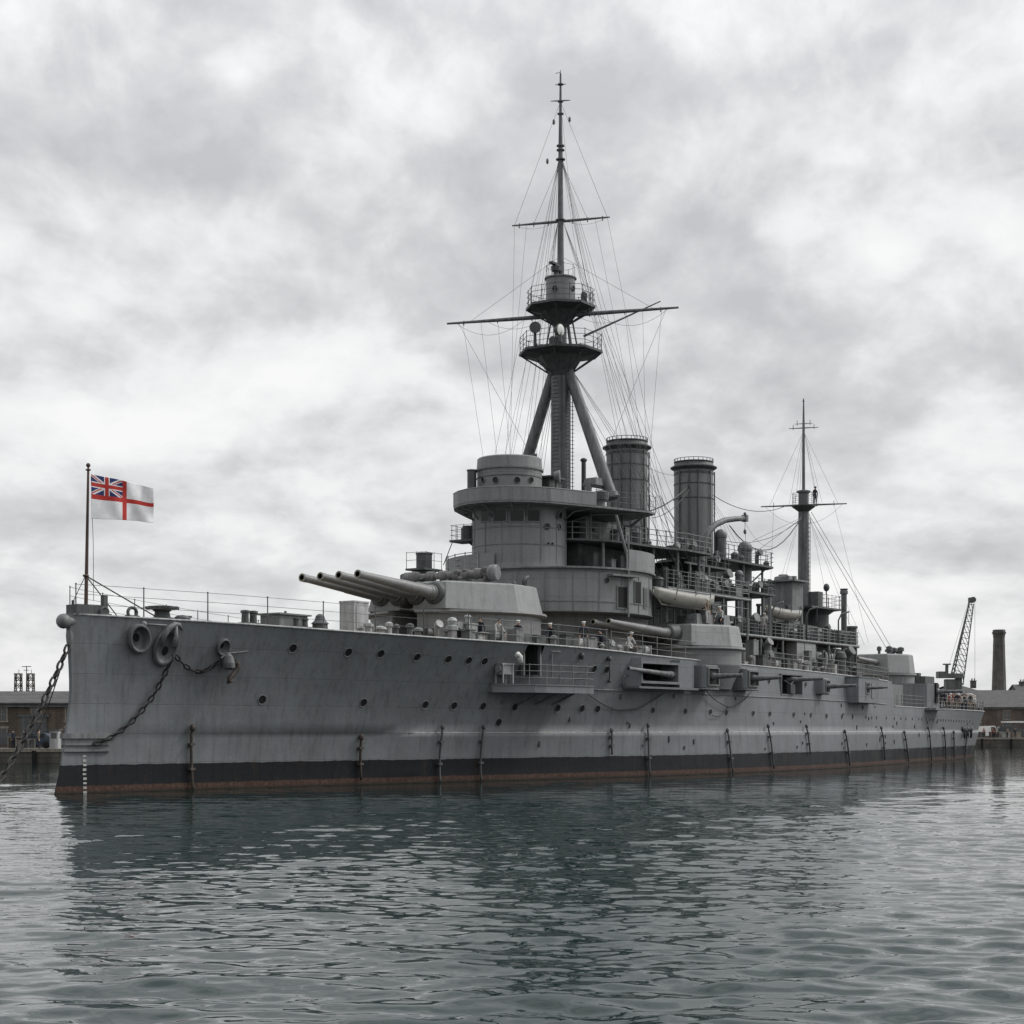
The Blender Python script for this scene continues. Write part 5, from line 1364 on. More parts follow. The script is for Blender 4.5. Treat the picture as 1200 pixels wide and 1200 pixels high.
# ------------------------------------------------------------------ people
M['skin'] = simple('skin', (.45,.29,.21), .6, .1, 4.0, streak=0)
M['navy'] = simple('navy_cloth', (.018,.021,.03), .9, .2, 4.0, streak=0)
M['duck'] = simple('white_duck_cloth', (.42,.415,.40), .9, .12, 4.0, streak=0)
M['tan'] = simple('tan_cloth', (.17,.14,.11), .9, .15, 4.0, streak=0)
M['redc'] = simple('red_cloth', (.16,.06,.05), .9, .15, 4.0, streak=0)
M['hair'] = simple('dark_hair', (.03,.022,.018), .8, .1, 6.0, streak=0)
def person_mesh(lean, arm_l, arm_r, stride, drop=0.0):
    V = []; E = []; Rr = []
    def a(p, r, link=None):
        p = Vector(p); p.z -= drop if p.z > .7 else 0; V.append(p); Rr.append(r)
        if link is not None: E.append((link, len(V)-1))
        return len(V)-1
    def up(z): return lean*(z-.95)          # forward bend above the hip (towards -y)
    pel = a((0,0,.96), .135)
    wst = a((0,-up(1.1),1.1), .125, pel); ch = a((0,-up(1.32),1.32), .15, wst); nb = a((0,-up(1.46),1.46), .075, ch)
    nk = a((0,-up(1.53)-.01,1.53), .055, nb); hd = a((0,-up(1.62)-.03,1.62), .088, nk); tp = a((0,-up(1.72)-.02,1.72), .075, hd)
    a((0,-up(1.62)-.125,1.605), .018, hd)   # nose
    hands = []
    for sx, arm in ((-1, arm_l), (1, arm_r)):
        sh = a((.185*sx,-up(1.43),1.42), .062, nb); el = a((sx*(.25+arm[0]*.06), -up(1.43)-arm[1]*.5, 1.14+arm[2]*.5), .045, sh)
        wr = a((sx*(.24+arm[0]*.02), -up(1.43)-arm[1], .90+arm[2]), .032, el); pm = a((sx*.24, -up(1.43)-arm[1]*1.12-.02, .82+arm[2]*1.02), .034, wr); hands.append((sx, V[pm].copy()))
        hp = a((.095*sx,0,.90), .098, pel); kn = a((.105*sx,-.03-stride*sx*.16-drop*.75,.50), .062, hp); ak = a((.11*sx,.03-stride*sx*.22,.09), .042, kn); a((.125*sx,-.13-stride*sx*.22,.045), .04, ak)
    me = bpy.data.meshes.new('person_body'); me.from_pydata([tuple(v) for v in V], E, [])
    ob = bpy.data.objects.new('person_body', me); COL.objects.link(ob)
    sk = ob.modifiers.new('skin', 'SKIN'); 
    for i, r in enumerate(Rr): me.skin_vertices[0].data[i].radius = (r, r*.85 if i in (1,2) else r)
    me.skin_vertices[0].data[0].use_root = True
    sk.use_smooth_shade = True
    sb = ob.modifiers.new('sub', 'SUBSURF'); sb.levels = 1; sb.render_levels = 1
    bpy.context.view_layer.update()
    ev = ob.evaluated_get(bpy.context.evaluated_depsgraph_get()); out = bpy.data.meshes.new_from_object(ev)
    bpy.data.objects.remove(ob)
    vs = [tuple(v.co) for v in out.vertices]; fs = [tuple(p.vertices) for p in out.polygons]
    mb = MB(); mb.v = vs; mb.f = fs; mb.sm = [True]*len(fs); mb.mi = [0]*len(fs)
    for sx, h in hands:                      # five bent fingers on each hand
        for k in range(4):
            x = h.x+(k-1.5)*.016; mb.tube([h,(x,h.y-.01,h.z-.04),(x,h.y-.025,h.z-.075-.008*(k in (1,2))),(x,h.y-.045,h.z-.09)],[.014,.01,.009,.007],5)
        mb.tube([h,(h.x-sx*.03,h.y-.03,h.z-.02),(h.x-sx*.03,h.y-.05,h.z-.05)],[.014,.011,.008],5)
    return mb.v, mb.f, V[nk].z, V[hd], hands
poses = [person_mesh(.05,(0,.02,0),(0,.05,.02),.2), person_mesh(.5,(.2,.34,-.02),(.2,.32,.0),.2,.42), person_mesh(.0,(.4,.25,.25),(0,.0,0),-.5)]
pcache = {}
def person(loc, face, pose, top, legs, label, hat='white', group=None):
    v, f, zn, hd, hands = poses[pose]; key = (pose, top, legs)
    if key not in pcache:
        mb = MB(); mb.v = list(v); mb.f = list(f); mb.sm = [True]*len(f); mi = []
        for q in f:
            c = sum((Vector(v[i]) for i in q), Vector())/len(q)
            m = 1 if c.z > (.97 if pose != 1 else .6) else (2 if c.z > .12 else 3)
            if c.z > zn-.015: m = 0
            if any((c-h).length < .11 for sx, h in hands): m = 0
            mi.append(m)
        mb.mi = mi; pcache[key] = mb.build('person', [M['skin'], M[top], M[legs], M['hair']])
        o = pcache[key]; used = False
        hm = MB(); c = Vector((hd.x, hd.y+.012, hd.z+.06))
        if hat: hm.spin(c+Vector((0,0,.0)),(0,-.15,1),[(-.03,.098),(.03,.10),(.045,.125),(.075,.13),(.1,.11),(.105,0)],16); cp = hm.build('cap', M[{'white':'white','navy':'navy'}[hat]], o)
        else: hm.ball(c+Vector((0,.02,.0)),.105,12,(1,1,.85)); cp = hm.build('hair', M['hair'], o)
    else: o = copy_tree(pcache[key])
    o.location = loc; o.rotation_euler = (0,0,face)
    tag(o, label, 'person', group); return o
crew = [(563,.9,1,'navy','navy','navy','crewman in dark clothes bending over the deck edge just aft of the pale skylight box'),
 (581,1.0,1,'duck','navy','navy','crewman in white jumper bending at the rail below the big forward turret'),
 (606,1.0,1,'navy','navy','white','crewman in navy with white cap bending right above the winch on the side gallery'),
 (646,.9,1,'navy','navy','white','crewman in dark clothes stooping at the rail just aft of the big forward turret'),
 (684,1.6,0,'navy','navy','white','crewman in navy with white cap standing upright in front of the round deckhouse wall'),
 (705,1.2,1,'navy','navy','navy','crewman in dark clothes and dark cap crouching under the muzzles of the midships guns'),
 (735,.8,1,'duck','navy','white','crewman in white jumper crouching at the rail beside the midships gun barrels')]
for i, (u, pin, po, tp, lg, ht, lb) in enumerate(crew):
    s, p, z = on_deck(u, pin)
    pcache.clear()
    person(W(s, p, z), rnd.uniform(-.9,.9)+.3, po, tp, lg, lb, ht, 'crew along the forecastle rail')
# on the second turret roof and upper decks
pcache.clear()
person(W(TBs-1.0, TBp+1.9, 10.2), .4, 2, 'tan', 'duck', 'man in tan shirt reaching up to the cream boat from the midships turret roof', 'white', 'crew working on the midships turret roof')
pcache.clear()
person(W(TBs+.8, TBp+2.1, 10.2), -.6, 1, 'duck', 'navy', 'man in white shirt stooping between the hoods on the midships turret roof', 'white', 'crew working on the midships turret roof')
pcache.clear()
person(W(66.0, 5.0, AZ+.1), .2, 0, 'duck', 'duck', 'man in white standing at the gallery rail below the domed ventilators', 'white')
pcache.clear()
person(W(s_at(955,.5), .5, mm(593)+.05), .5, 0, 'navy', 'navy', 'lookout in dark clothes standing on the top of the after mast', 'navy')
# the group on the quarterdeck
pcache.clear(); r6 = random.Random(9)
cols = ['navy','duck','tan','redc','navy','duck','navy','tan']
protos = {}
for i in range(22):
    u = 1088+56*(i+r6.random()*.6)/22; pin = r6.uniform(.5,2.6)
    s, p, z = on_deck(u, pin); tp = r6.choice(cols); lg = r6.choice(['navy','navy','tan']); po = r6.choice([0,0,2]); ht = None if i % 3 == 0 else 'white'
    person(W(s, p, z), r6.uniform(-3,3), po, tp, lg, 'person in the crowd standing on the stern deck of the battleship', ht, 'crowd on the stern deck')

# ================================================================== harbour surroundings
M['stone'] = None
def masonry(name, c1, c2, mortar, bw, bh, axis='XZ', rough=.85):
    m, nt, b = nodes(name); L = nt.links.new
    tc = nt.nodes.new('ShaderNodeTexCoord'); sx = nt.nodes.new('ShaderNodeSeparateXYZ'); L(tc.outputs['Object'], sx.inputs[0]); cx = nt.nodes.new('ShaderNodeCombineXYZ')
    ad = N(nt, 'ShaderNodeMath', operation='ADD'); L(sx.outputs[0], ad.inputs[0]); L(sx.outputs[1], ad.inputs[1]); L(ad.outputs[0], cx.inputs[0]); L(sx.outputs[2], cx.inputs[1])
    br = N(nt, 'ShaderNodeTexBrick', Scale=1.0); L(cx.outputs[0], br.inputs['Vector']); br.inputs['Color1'].default_value = (*c1,1); br.inputs['Color2'].default_value = (*c2,1); br.inputs['Mortar'].default_value = (*mortar,1)
    br.inputs['Mortar Size'].default_value = .02; br.inputs['Brick Width'].default_value = bw; br.inputs['Row Height'].default_value = bh
    n1 = N(nt, 'ShaderNodeTexNoise', Scale=.5, Detail=8.0, Roughness=.7); L(tc.outputs['Object'], n1.inputs['Vector'])
    r1 = ramp(nt, n1.outputs[0], [(.3, g(.55)), (.7, g(1.3))]); c = mix(nt, 'MULTIPLY', 1.0, br.outputs['Color'], r1.outputs[0])
    n2 = N(nt, 'ShaderNodeTexNoise', Scale=1.0, Detail=6.0); L(mapping(nt, (1.2,1.2,.12)).outputs[0], n2.inputs['Vector']); r2 = ramp(nt, n2.outputs[0], [(.35, g(.6)), (.6, g(1.1))])
    c = mix(nt, 'MULTIPLY', .9, c, r2.outputs[0]); L(c, b.inputs['Base Color']); b.inputs['Roughness'].default_value = rough
    bp = N(nt, 'ShaderNodeBump', Strength=.5, Distance=.05); L(br.outputs['Fac'], bp.inputs['Height']); bp.invert = True; L(bp.outputs[0], b.inputs['Normal'])
    return m
M['brick'] = masonry('brown_brick', (.10,.07,.048), (.075,.054,.04), (.12,.11,.095), .5, .18)
M['brick2'] = masonry('dull_red_brick', (.10,.072,.058), (.08,.06,.05), (.10,.09,.085), .6, .22)
M['stack'] = masonry('sooty_brick', (.085,.082,.08), (.07,.068,.067), (.08,.075,.07), .5, .2)
M['quay'] = masonry('quay_stone', (.085,.078,.066), (.06,.056,.048), (.03,.028,.025), 2.2, .55)
M['slate'] = masonry('slate_roof', (.036,.036,.037), (.05,.049,.049), (.024,.024,.024), .5, .35, rough=.7)
M['apron'] = simple('quay_apron', (.17,.16,.145), .85, .3, .4, streak=0)
M['trim'] = simple('stone_trim', (.22,.20,.17), .8, .2, 1.0)
M['pane'] = simple('window_pane', (.03,.033,.036), .1, .2, 1.0, streak=0, spec=.6)
M['steel'] = simple('crane_steel', (.11,.115,.115), .6, .25, 1.0, rust=.2)
M['lattice'] = simple('lattice_steel', (.10,.09,.08), .6, .25, 1.0, rust=.4)

# quay: apron as ground, walls as things
QL, QR = 152.0, 296.0
mb = MB()
mb.poly([(-190,QL,1.28),(-26,QL,1.28),(-26,460,1.28),(-190,460,1.28)]); mb.poly([(-25.99,QR,1.56),(260,QR,1.56),(260,620,1.56),(-25.99,620,1.56)])
mb.poly([(-190,460,1.28),(-26,460,1.28),(-26,620,1.28),(-190,620,1.28)])
tag(mb.build('quay_ground', M['apron']), kind='structure')
def quay_wall(p0, p1, ztop, label):
    p0, p1 = Vector(p0), Vector(p1); d = (p1-p0); a = math.atan2(d.y, d.x); t = empty('quay_wall', (p0.x,p0.y,0), a); tag(t, label, 'quay wall', 'harbour quay walls')
    mb = MB(); mb.box((d.length/2,.35,(ztop-.3-1.5)/2-.02),(d.length,.9,ztop-.3+1.5)); mb.build('wall_face', M['quay'], t)
    mb = MB(); mb.box((d.length/2,.35,ztop-.13),(d.length,1.1,.3)); mb.build('coping', M['trim'], t)
    mb = MB(); n = int(d.length/5)
    for i in range(n): mb.box((2.5+i*5,-.22,(ztop-1.3)/2),(.32,.24,ztop+1.0))
    mb.build('fender_pile', M['black'], t)
quay_wall((-190,QL,0), (-26,QL,0), 1.32, 'low dark stone quay wall at the left, in front of the brown warehouse')
quay_wall((-26,QR,0), (260,QR,0), 1.62, 'far dark stone quay wall beyond the stern at the right')
quay_wall((-26,QL,0), (-26,QR,0), 1.30, 'side wall of the left quay running back behind the bow')

def building(name, x0, x1, y0, y1, zb, ze, zr, wall, roof, label, rows=(), ridge='x', win_dx=4.0, win=(1.1,1.9), chimneys=(), doors=(), hip=False, trim=True):
    cx, cy = (x0+x1)/2, (y0+y1)/2; t = empty(name, (cx,cy,zb)); tag(t, label, 'building')
    w, d = (x1-x0)/2, (y1-y0)/2; h = ze-zb; hr = zr-zb
    mb = MB(); mb.prism([(-w,-d),(w,-d),(w,d),(-w,d)],[(-w,-d),(w,-d),(w,d),(-w,d)],-.4,h)
    if ridge == 'x' and not hip:
        for sx in (-w, w-.02): mb.poly([(sx,-d,h),(sx,d,h),(sx,0,hr-.05)])
    if ridge == 'y':
        for sy in (-d, d-.02): mb.poly([(-w,sy,h),(w,sy,h),(0,sy,hr-.05)])
    mb.build('wall', M[wall], t)
    mb = MB(); o = .4; th = .18
    if ridge == 'x':
        hw = w-d if hip else w+.2
        for sy in (-1, 1):
            A = [(-w-o,sy*(d+o),h-.08),(w+o,sy*(d+o),h-.08),(hw,0,hr),(-hw,0,hr)]; B = [(a,b,c+th) for a,b,c in A]
            i = [mb.av(q) for q in A+B]
            for q in ((0,1,2,3),(7,6,5,4),(0,4,5,1),(1,5,6,2),(2,6,7,3),(3,7,4,0)): mb.face([i[k] for k in q])
        if hip:
            for sx in (-1,1): mb.poly([(sx*(w+o),-(d+o),h-.05),(sx*(w+o),d+o,h-.05),(sx*hw,0,hr+.1)])
    else:
        for sx in (-1, 1):
            A = [(sx*(w+o),-d-o,h-.08),(sx*(w+o),d+o,h-.08),(0,d+o,hr),(0,-d-o,hr)]; B = [(a,b,c+th) for a,b,c in A]
            i = [mb.av(q) for q in A+B]
            for q in ((0,1,2,3),(7,6,5,4),(0,4,5,1),(1,5,6,2),(2,6,7,3),(3,7,4,0)): mb.face([i[k] for k in q])
    rf = mb.build('roof', M[roof], t)
    for cxx, ch in chimneys:
        mb = MB(); mb.box((cxx,0,hr+ch/2-.4),(1.2,.9,ch+.8)); mb.box((cxx,0,hr+ch),(1.4,1.1,.2)); mb.rod((cxx-.3,0,hr+ch+.1),(cxx-.3,0,hr+ch+.6),.16,.14,8); mb.rod((cxx+.3,0,hr+ch+.1),(cxx+.3,0,hr+ch+.6),.16,.14,8); mb.build('chimney', M[wall], rf)
    if trim:
        mb = MB(); mb.box((0,-d-.16,h-.22),(2*w,.3,.2)); mb.build('gutter', M['dgrey'], t)
    for zz in rows:
        n = int((2*w-2)/win_dx)
        for i in range(n):
            x = -w+1.5+(2*w-3)*(i+.5)/n
            if any(abs(x-dx) < 1.8 for dx in doors) and zz < 3: continue
            mb = MB(); ww, wh = win
            mb.box((x,-d-.03,zz+wh/2+.1),(ww+.4,.14,.2)); mb.box((x,-d-.05,zz-wh/2-.08),(ww+.4,.2,.14))
            for sx in (-1,1): mb.box((x+sx*(ww/2+.04),-d-.02,zz),(.1,.1,wh))
            mb.box((x,-d-.03,zz),(.06,.06,wh)); mb.box((x,-d-.03,zz),(ww,.055,.06))
            f = mb.build('window', M['trim'], t)
            mb = MB(); mb.box((x,-d-.004,zz),(ww-.02,.03,wh-.02)); mb.build('pane', M['pane'], f)
    for dx in doors:
        mb = MB(); mb.box((dx,-d-.04,1.5),(2.6,.12,3.0)); mb.box((dx,-d-.06,3.12),(3.0,.2,.24)); mb.build('door', M['dgrey'], t)
    return t
building('warehouse', -120, -33, 166, 180, 1.28, 5.55, 6.75, 'brick', 'slate', 'long two-storey brown warehouse with slate roof on the left quay', rows=(1.25,3.25), win_dx=3.4, win=(.95,1.25), doors=(30,52), chimneys=())
# right hand side
building('warehouse', 66, 250, 318, 334, 1.56, 7.15, 10.4, 'brick2', 'slate', 'long low brown warehouse with slate roof behind the far right quay', rows=(2.0,4.2), win_dx=5.5, win=(1.3,1.5), doors=(20,60,100))
building('gabled_house', at(1083,800,400).x, at(1153,800,400).x, 392, 408, 1.56, 11.0, at(1100,802.5,400).z, 'stack', 'slate', 'long slate-roofed house showing above the stern, left of the tall chimney', chimneys=((4.5,.9),), hip=True, trim=False)
building('gabled_house', at(1187,800,410).x, at(1250,800,410).x, 402, 418, 1.56, 10.3, at(1200,803,410).z, 'stack', 'slate', 'dark slate-roofed house at the right edge beside the tall chimney', chimneys=((-4.3,.8),), hip=False, trim=False)
# tall chimney
t = empty('factory_chimney', (at(1170.7,817,380).x, 380, 1.56)); tag(t, 'tall tapering dark brick factory chimney at the right', 'chimney')
zt = at(1170,738,380).z-1.56; r0, r1 = 1.62, 1.15
pl = lambda r: [(r*math.cos(R(22.5+45*i))*1.08, r*math.sin(R(22.5+45*i))*1.08) for i in range(8)]
mb = MB(); mb.prism(pl(r0*1.08), pl(r1), -.5, zt-1.8); mb.build('shaft', M['stack'], t)
mb = MB(); mb.prism(pl(r1+.03), pl(r1+.12), zt-1.8, zt-.9); mb.prism(pl(r1+.25), pl(r1+.3), zt-.9, zt-.55); mb.prism(pl(r1+.16), pl(r1+.1), zt-.55, zt); mb.build('cap', M['stack'], t)
mb = MB(); mb.prism(pl(r1+.08), pl(r1+.08), zt-3.6, zt-3.4); mb.build('band', M['stack'], t)
# crane
YC = 340.0
def lattice(mb, a0, a1, b0, b1, n, r, rd):
    mb.rod(a0,a1,r,r,6); mb.rod(b0,b1,r,r,6)
    A = [Vector(a0).lerp(Vector(a1),i/n) for i in range(n+1)]; B = [Vector(b0).lerp(Vector(b1),i/n) for i in range(n+1)]
    for i in range(n): mb.rod(A[i],B[i+1],rd,rd,5); mb.rod(B[i],A[i+1],rd,rd,5)
base = at(1113,856,YC); t = empty('dockside_crane', (base.x,YC,1.56)); tag(t, 'tall dockside crane with a steep lattice jib standing behind the stern', 'crane')
loc = lambda u, v, dy=0: at(u, v, YC+dy)-Vector((base.x,YC,1.56))
mb = MB()
for dx,dy in ((-1.2,-1.2),(1.2,-1.2),(1.2,1.2),(-1.2,1.2)): mb.rod((dx*1.3,dy*1.3,0),(dx,dy,loc(1113,815).z),.22,.2,8)
z0, z1 = loc(1113,815).z, loc(1113,796).z
mb.box((0,0,(z0+z1)/2),(1.9,1.9,z1-z0)); mb.box((0,0,z0),(3.4,3.4,.4)); mb.build('crane_pedestal', M['steel'], t)
mb = MB(); zc = loc(1113,792).z; mb.box((.1,0,zc),(4.6,2.6,.9)); mb.box((-1.8,0,zc+.2),(1.4,2.2,1.3)); mb.box((1.7,0,zc-1.6),(1.2,1.2,2.2)); mb.rod((-.6,0,zc+.4),(-.6,0,zc+2.2),.35,.3,10); mb.box((-.6,0,zc+2.3),(1.4,1.0,.25)); mb.build('machinery_house', M['steel'], t)
tip = loc(1138,703); f0 = loc(1114.5,791,-.9); f1 = loc(1117.5,791,.9); k0 = loc(1128.5,803)
mb = MB(); lattice(mb, f0, tip+Vector((-.3,-.3,0)), f1, tip+Vector((-.2,.3,0)), 18, .15, .06)
k1 = tip+Vector((.5,0,-.8)); lattice(mb, f1, tip+Vector((-.2,0,0)), k0, k1, 14, .12, .07); mb.box(tip,(1.0,.9,.9)); mb.rod(tip+Vector((.3,-.5,0)),tip+Vector((.3,.5,0)),.6,.6,12); mb.build('jib', M['steel'], t)
mb = MB(); mb.rod(tip+Vector((.75,0,0)), loc(1142.5,800), .03, .03, 5); mb.rod(tip+Vector((-.4,0,0)), loc(1109,790), .03, .03, 5); mb.box(loc(1142.5,801),(.4,.4,.8)); mb.build('hoist_wire', M['dgrey'], t)
# lattice towers and signal mast behind the left warehouse
for u, lb in ((21.5,'left one of two small lattice towers behind the left warehouse roof'),(36,'right one of two small lattice towers, nearer the bow, behind the left warehouse roof')):
    Yt = 300.0; b_ = at(u,855,Yt); t = empty('lattice_tower', (b_.x,Yt,1.3)); tag(t, lb, 'tower', 'lattice towers beyond the left warehouse')
    H = at(u,790.5,Yt).z-1.3; mb = MB(); c4 = [(-1,-1),(1,-1),(1,1),(-1,1)]; q0, q1 = .68, .48
    for i in range(4):
        A, B = c4[i], c4[(i+1)%4]; lattice(mb,(A[0]*q0,A[1]*q0,-.5),(A[0]*q1,A[1]*q1,H),(B[0]*q0,B[1]*q0,-.5),(B[0]*q1,B[1]*q1,H),9,.1,.055)
    mb.build('tower_frame', M['lattice'], t)
    mb = MB(); mb.box((0,0,H+.1),(1.25,1.25,.22)); mb.box((0,0,H-1.0),(1.0,1.0,.1)); mb.rod((.1,0,H+.2),(.1,0,H+.9),.05,.05,6); mb.build('tower_head', M['lattice'], t)
Yt = 310.0; b_ = at(30.5,855,Yt); t = empty('signal_mast', (b_.x,Yt,1.3)); tag(t, 'thin signal mast with cross arm between the two lattice towers', 'mast')
H = at(30,780.5,Yt).z-1.3; mb = MB(); mb.rod((0,0,-.5),(.1,0,H),.13,.08,8); mb.build('pole', M['lattice'], t)
mb = MB(); mb.rod((-.75,0,H-.1),(.95,0,H-.1),.07,.07,6); mb.rod((-.45,0,H-.75),(.5,0,H-.75),.06,.06,6); mb.build('cross_arm', M['lattice'], t)

# ------------------------------------------------------------------ vehicles and clutter on the quays
M['car_dark'] = simple('dark_car_paint', (.02,.024,.03), .25, .1, 1.0, streak=0, spec=.6)
M['car_blue'] = simple('blue_car_paint', (.035,.05,.075), .3, .1, 1.0, streak=0, spec=.6)
M['car_white'] = simple('white_car_paint', (.62,.62,.61), .3, .1, 1.0, streak=0, spec=.6)
M['tyre'] = simple('tyre_rubber', (.015,.015,.015), .9, .1, 1.0, streak=0)
def vehicle(loc, rz, paint, label, van=False, L=4.3, group=None):
    t = empty('van' if van else 'parked_car', loc, rz); tag(t, label, 'van' if van else 'car', group); w = .88
    if van: low = [(-L/2,.35),(-L/2,2.05),(L*.22,2.15),(L*.36,1.2),(L/2,1.0),(L/2,.35)]
    else: low = [(-L/2,.32),(-L/2,.95),(-L*.40,1.0),(-L*.28,1.42),(L*.08,1.45),(L*.24,.98),(L*.47,.85),(L/2,.6),(L/2,.32)]
    mb = MB(); A = [mb.av((x,-w,z)) for x,z in low]; B = [mb.av((x,w,z)) for x,z in low]; n = len(low)
    mb.face(A); mb.face(B[::-1])
    for i in range(n): mb.face((A[i],B[i],B[(i+1)%n],A[(i+1)%n]))
    mb.build('body', M[paint], t)
    for sy in (-1,1):
        mb = MB()
        if van: mb.poly([(L*.05,sy*(w+.006),1.25),(L*.3,sy*(w+.006),1.25),(L*.2,sy*(w+.006),1.95),(L*.05,sy*(w+.006),1.95)])
        else: mb.poly([(-L*.34,sy*(w+.006),1.0),(L*.2,sy*(w+.006),1.0),(L*.07,sy*(w+.006),1.38),(-L*.26,sy*(w+.006),1.38)])
        mb.build('side_window', M['pane'], t)
    for x in (-L*.3, L*.3):
        for sy in (-1,1):
            mb = MB(); mb.spin((x,sy*(w-.14),.32),(0,sy,0),[(0,.32),(.16,.32),(.17,.2),(.18,.19),(.18,0)],16); mb.build('wheel', M['tyre'], t)
gq = 'vehicles parked on the left quay'
vehicle((at(6,870,160).x,160,1.29), R(5), 'car_dark', 'dark car at the left edge on the left quay', group=gq)
vehicle((at(41,870,159).x,159,1.29), R(178), 'car_blue', 'blue-grey car in front of the warehouse, left of the mooring chain crossing', group=gq)
vehicle((at(54,870,160.5).x,160.5,1.29), R(3), 'car_dark', 'dark car next to the white kiosk on the left quay', group=gq)
# white kiosk with flat roof
c = at(65,870,157); t = empty('kiosk', (c.x,157,1.29)); tag(t, 'small white cabin with flat overhanging roof close to the bow on the left quay', 'cabin')
mb = MB(); mb.box((0,0,.85),(.75,1.2,1.7)); mb.build('wall', M['pale'], t)
mb = MB(); mb.box((-.1,0,1.76),(1.25,1.6,.12)); mb.build('roof', M['dgrey'], t)
mb = MB(); mb.box((0,-.61,1.2),(.5,.04,.5)); mb.build('window', M['pane'], t)
r7 = random.Random(17)
def stack(loc, mat, label, w, d, h, name='crate', cat='crate', group=None):
    t = empty(name, loc, r7.uniform(-.3,.3)); tag(t, label, cat, group)
    mb = MB(); mb.box((0,0,h/2),(w,d,h)); mb.build('side_boards', M[mat], t); mb = MB()
    for x in (-w/2,0,w/2): mb.box((x,-d/2-.02,h/2),(.1,.06,h+.02))
    for z in (.05,h-.05): mb.box((0,-d/2-.035,z),(w+.1,.05,.1))
    mb.build('batten', M['trim'], t)
for u, m_, w_, h_, lb in ((20,'rust',1.4,1.1,'rusty brown crate left of the mooring chain on the left quay'),(25,'teak',.8,.8,'small wooden crate beside the rusty crate on the left quay'),(33,'dgrey',1.2,.9,'dark crate between the wooden crate and the blue-grey car')):
    stack((at(u,870,156).x,156,1.29), m_, lb, w_, .8, h_)
# far right quay
gr = 'vehicles parked on the far right quay'
for u, Yv, pt, vn, rz, lb in ((1158,305,'car_white',True,4,'white van nearest the stern on the far right quay'),(1172,306,'car_dark',False,176,'dark car between the white van and the awning on the far right quay'),(1184,304,'car_dark',True,2,'dark van below the white awning on the far right quay'),(1196,305,'car_blue',False,5,'blue-grey car at the right edge on the far right quay'),(1152,309,'car_dark',False,40,'dark car half hidden by the stern on the far right quay')):
    vehicle((at(u,860,Yv).x,Yv,1.57), R(rz), pt, lb, vn, 4.3, gr)
for u, m_, lb in ((1149,'dgrey','dark crate right beside the stern on the far right quay'),(1165,'rust','rusty crate between the white van and a dark car on the far right quay'),(1178,'pale','pale crate under the left end of the awning'),(1190,'teak','wooden crate under the right part of the awning')):
    stack((at(u,860,300).x,300,1.57), m_, lb, 1.5, 1.0, 1.1)
c0, c1 = at(1176,846,312), at(1203,846,312)
t = empty('awning', ((c0.x+c1.x)/2,312,1.57)); tag(t, 'long white flat awning on posts in front of the right warehouse', 'awning'); w_ = c1.x-c0.x
mb = MB(); mb.box((0,0,c0.z-1.57),(w_,3.2,.3)); mb.build('awning_roof', M['white'], t)
for x in (-w_/2+.2,-w_/6,w_/6,w_/2-.2):
    mb = MB(); mb.rod((x,-1.4,0),(x,-1.4,c0.z-1.6),.07,.07,8); mb.build('post', M['dgrey'], t)
pcache.clear(); r8 = random.Random(3)
for u in (1154,1163,1168,1181,1188): person((at(u,860,299).x+r8.uniform(-.3,.3),299,1.57), r8.uniform(-3,3), r8.choice([0,2]), r8.choice(['navy','tan','duck','redc']), 'navy', 'person on the far right quay beyond the stern', None, 'people on the far right quay')
pcache.clear()
for u in (16,29,45): person((at(u,870,155.5).x,155.5,1.29), r8.uniform(-3,3), 0, r8.choice(['navy','tan']), 'navy', 'person standing among the crates and cars on the left quay', None, 'people on the left quay')

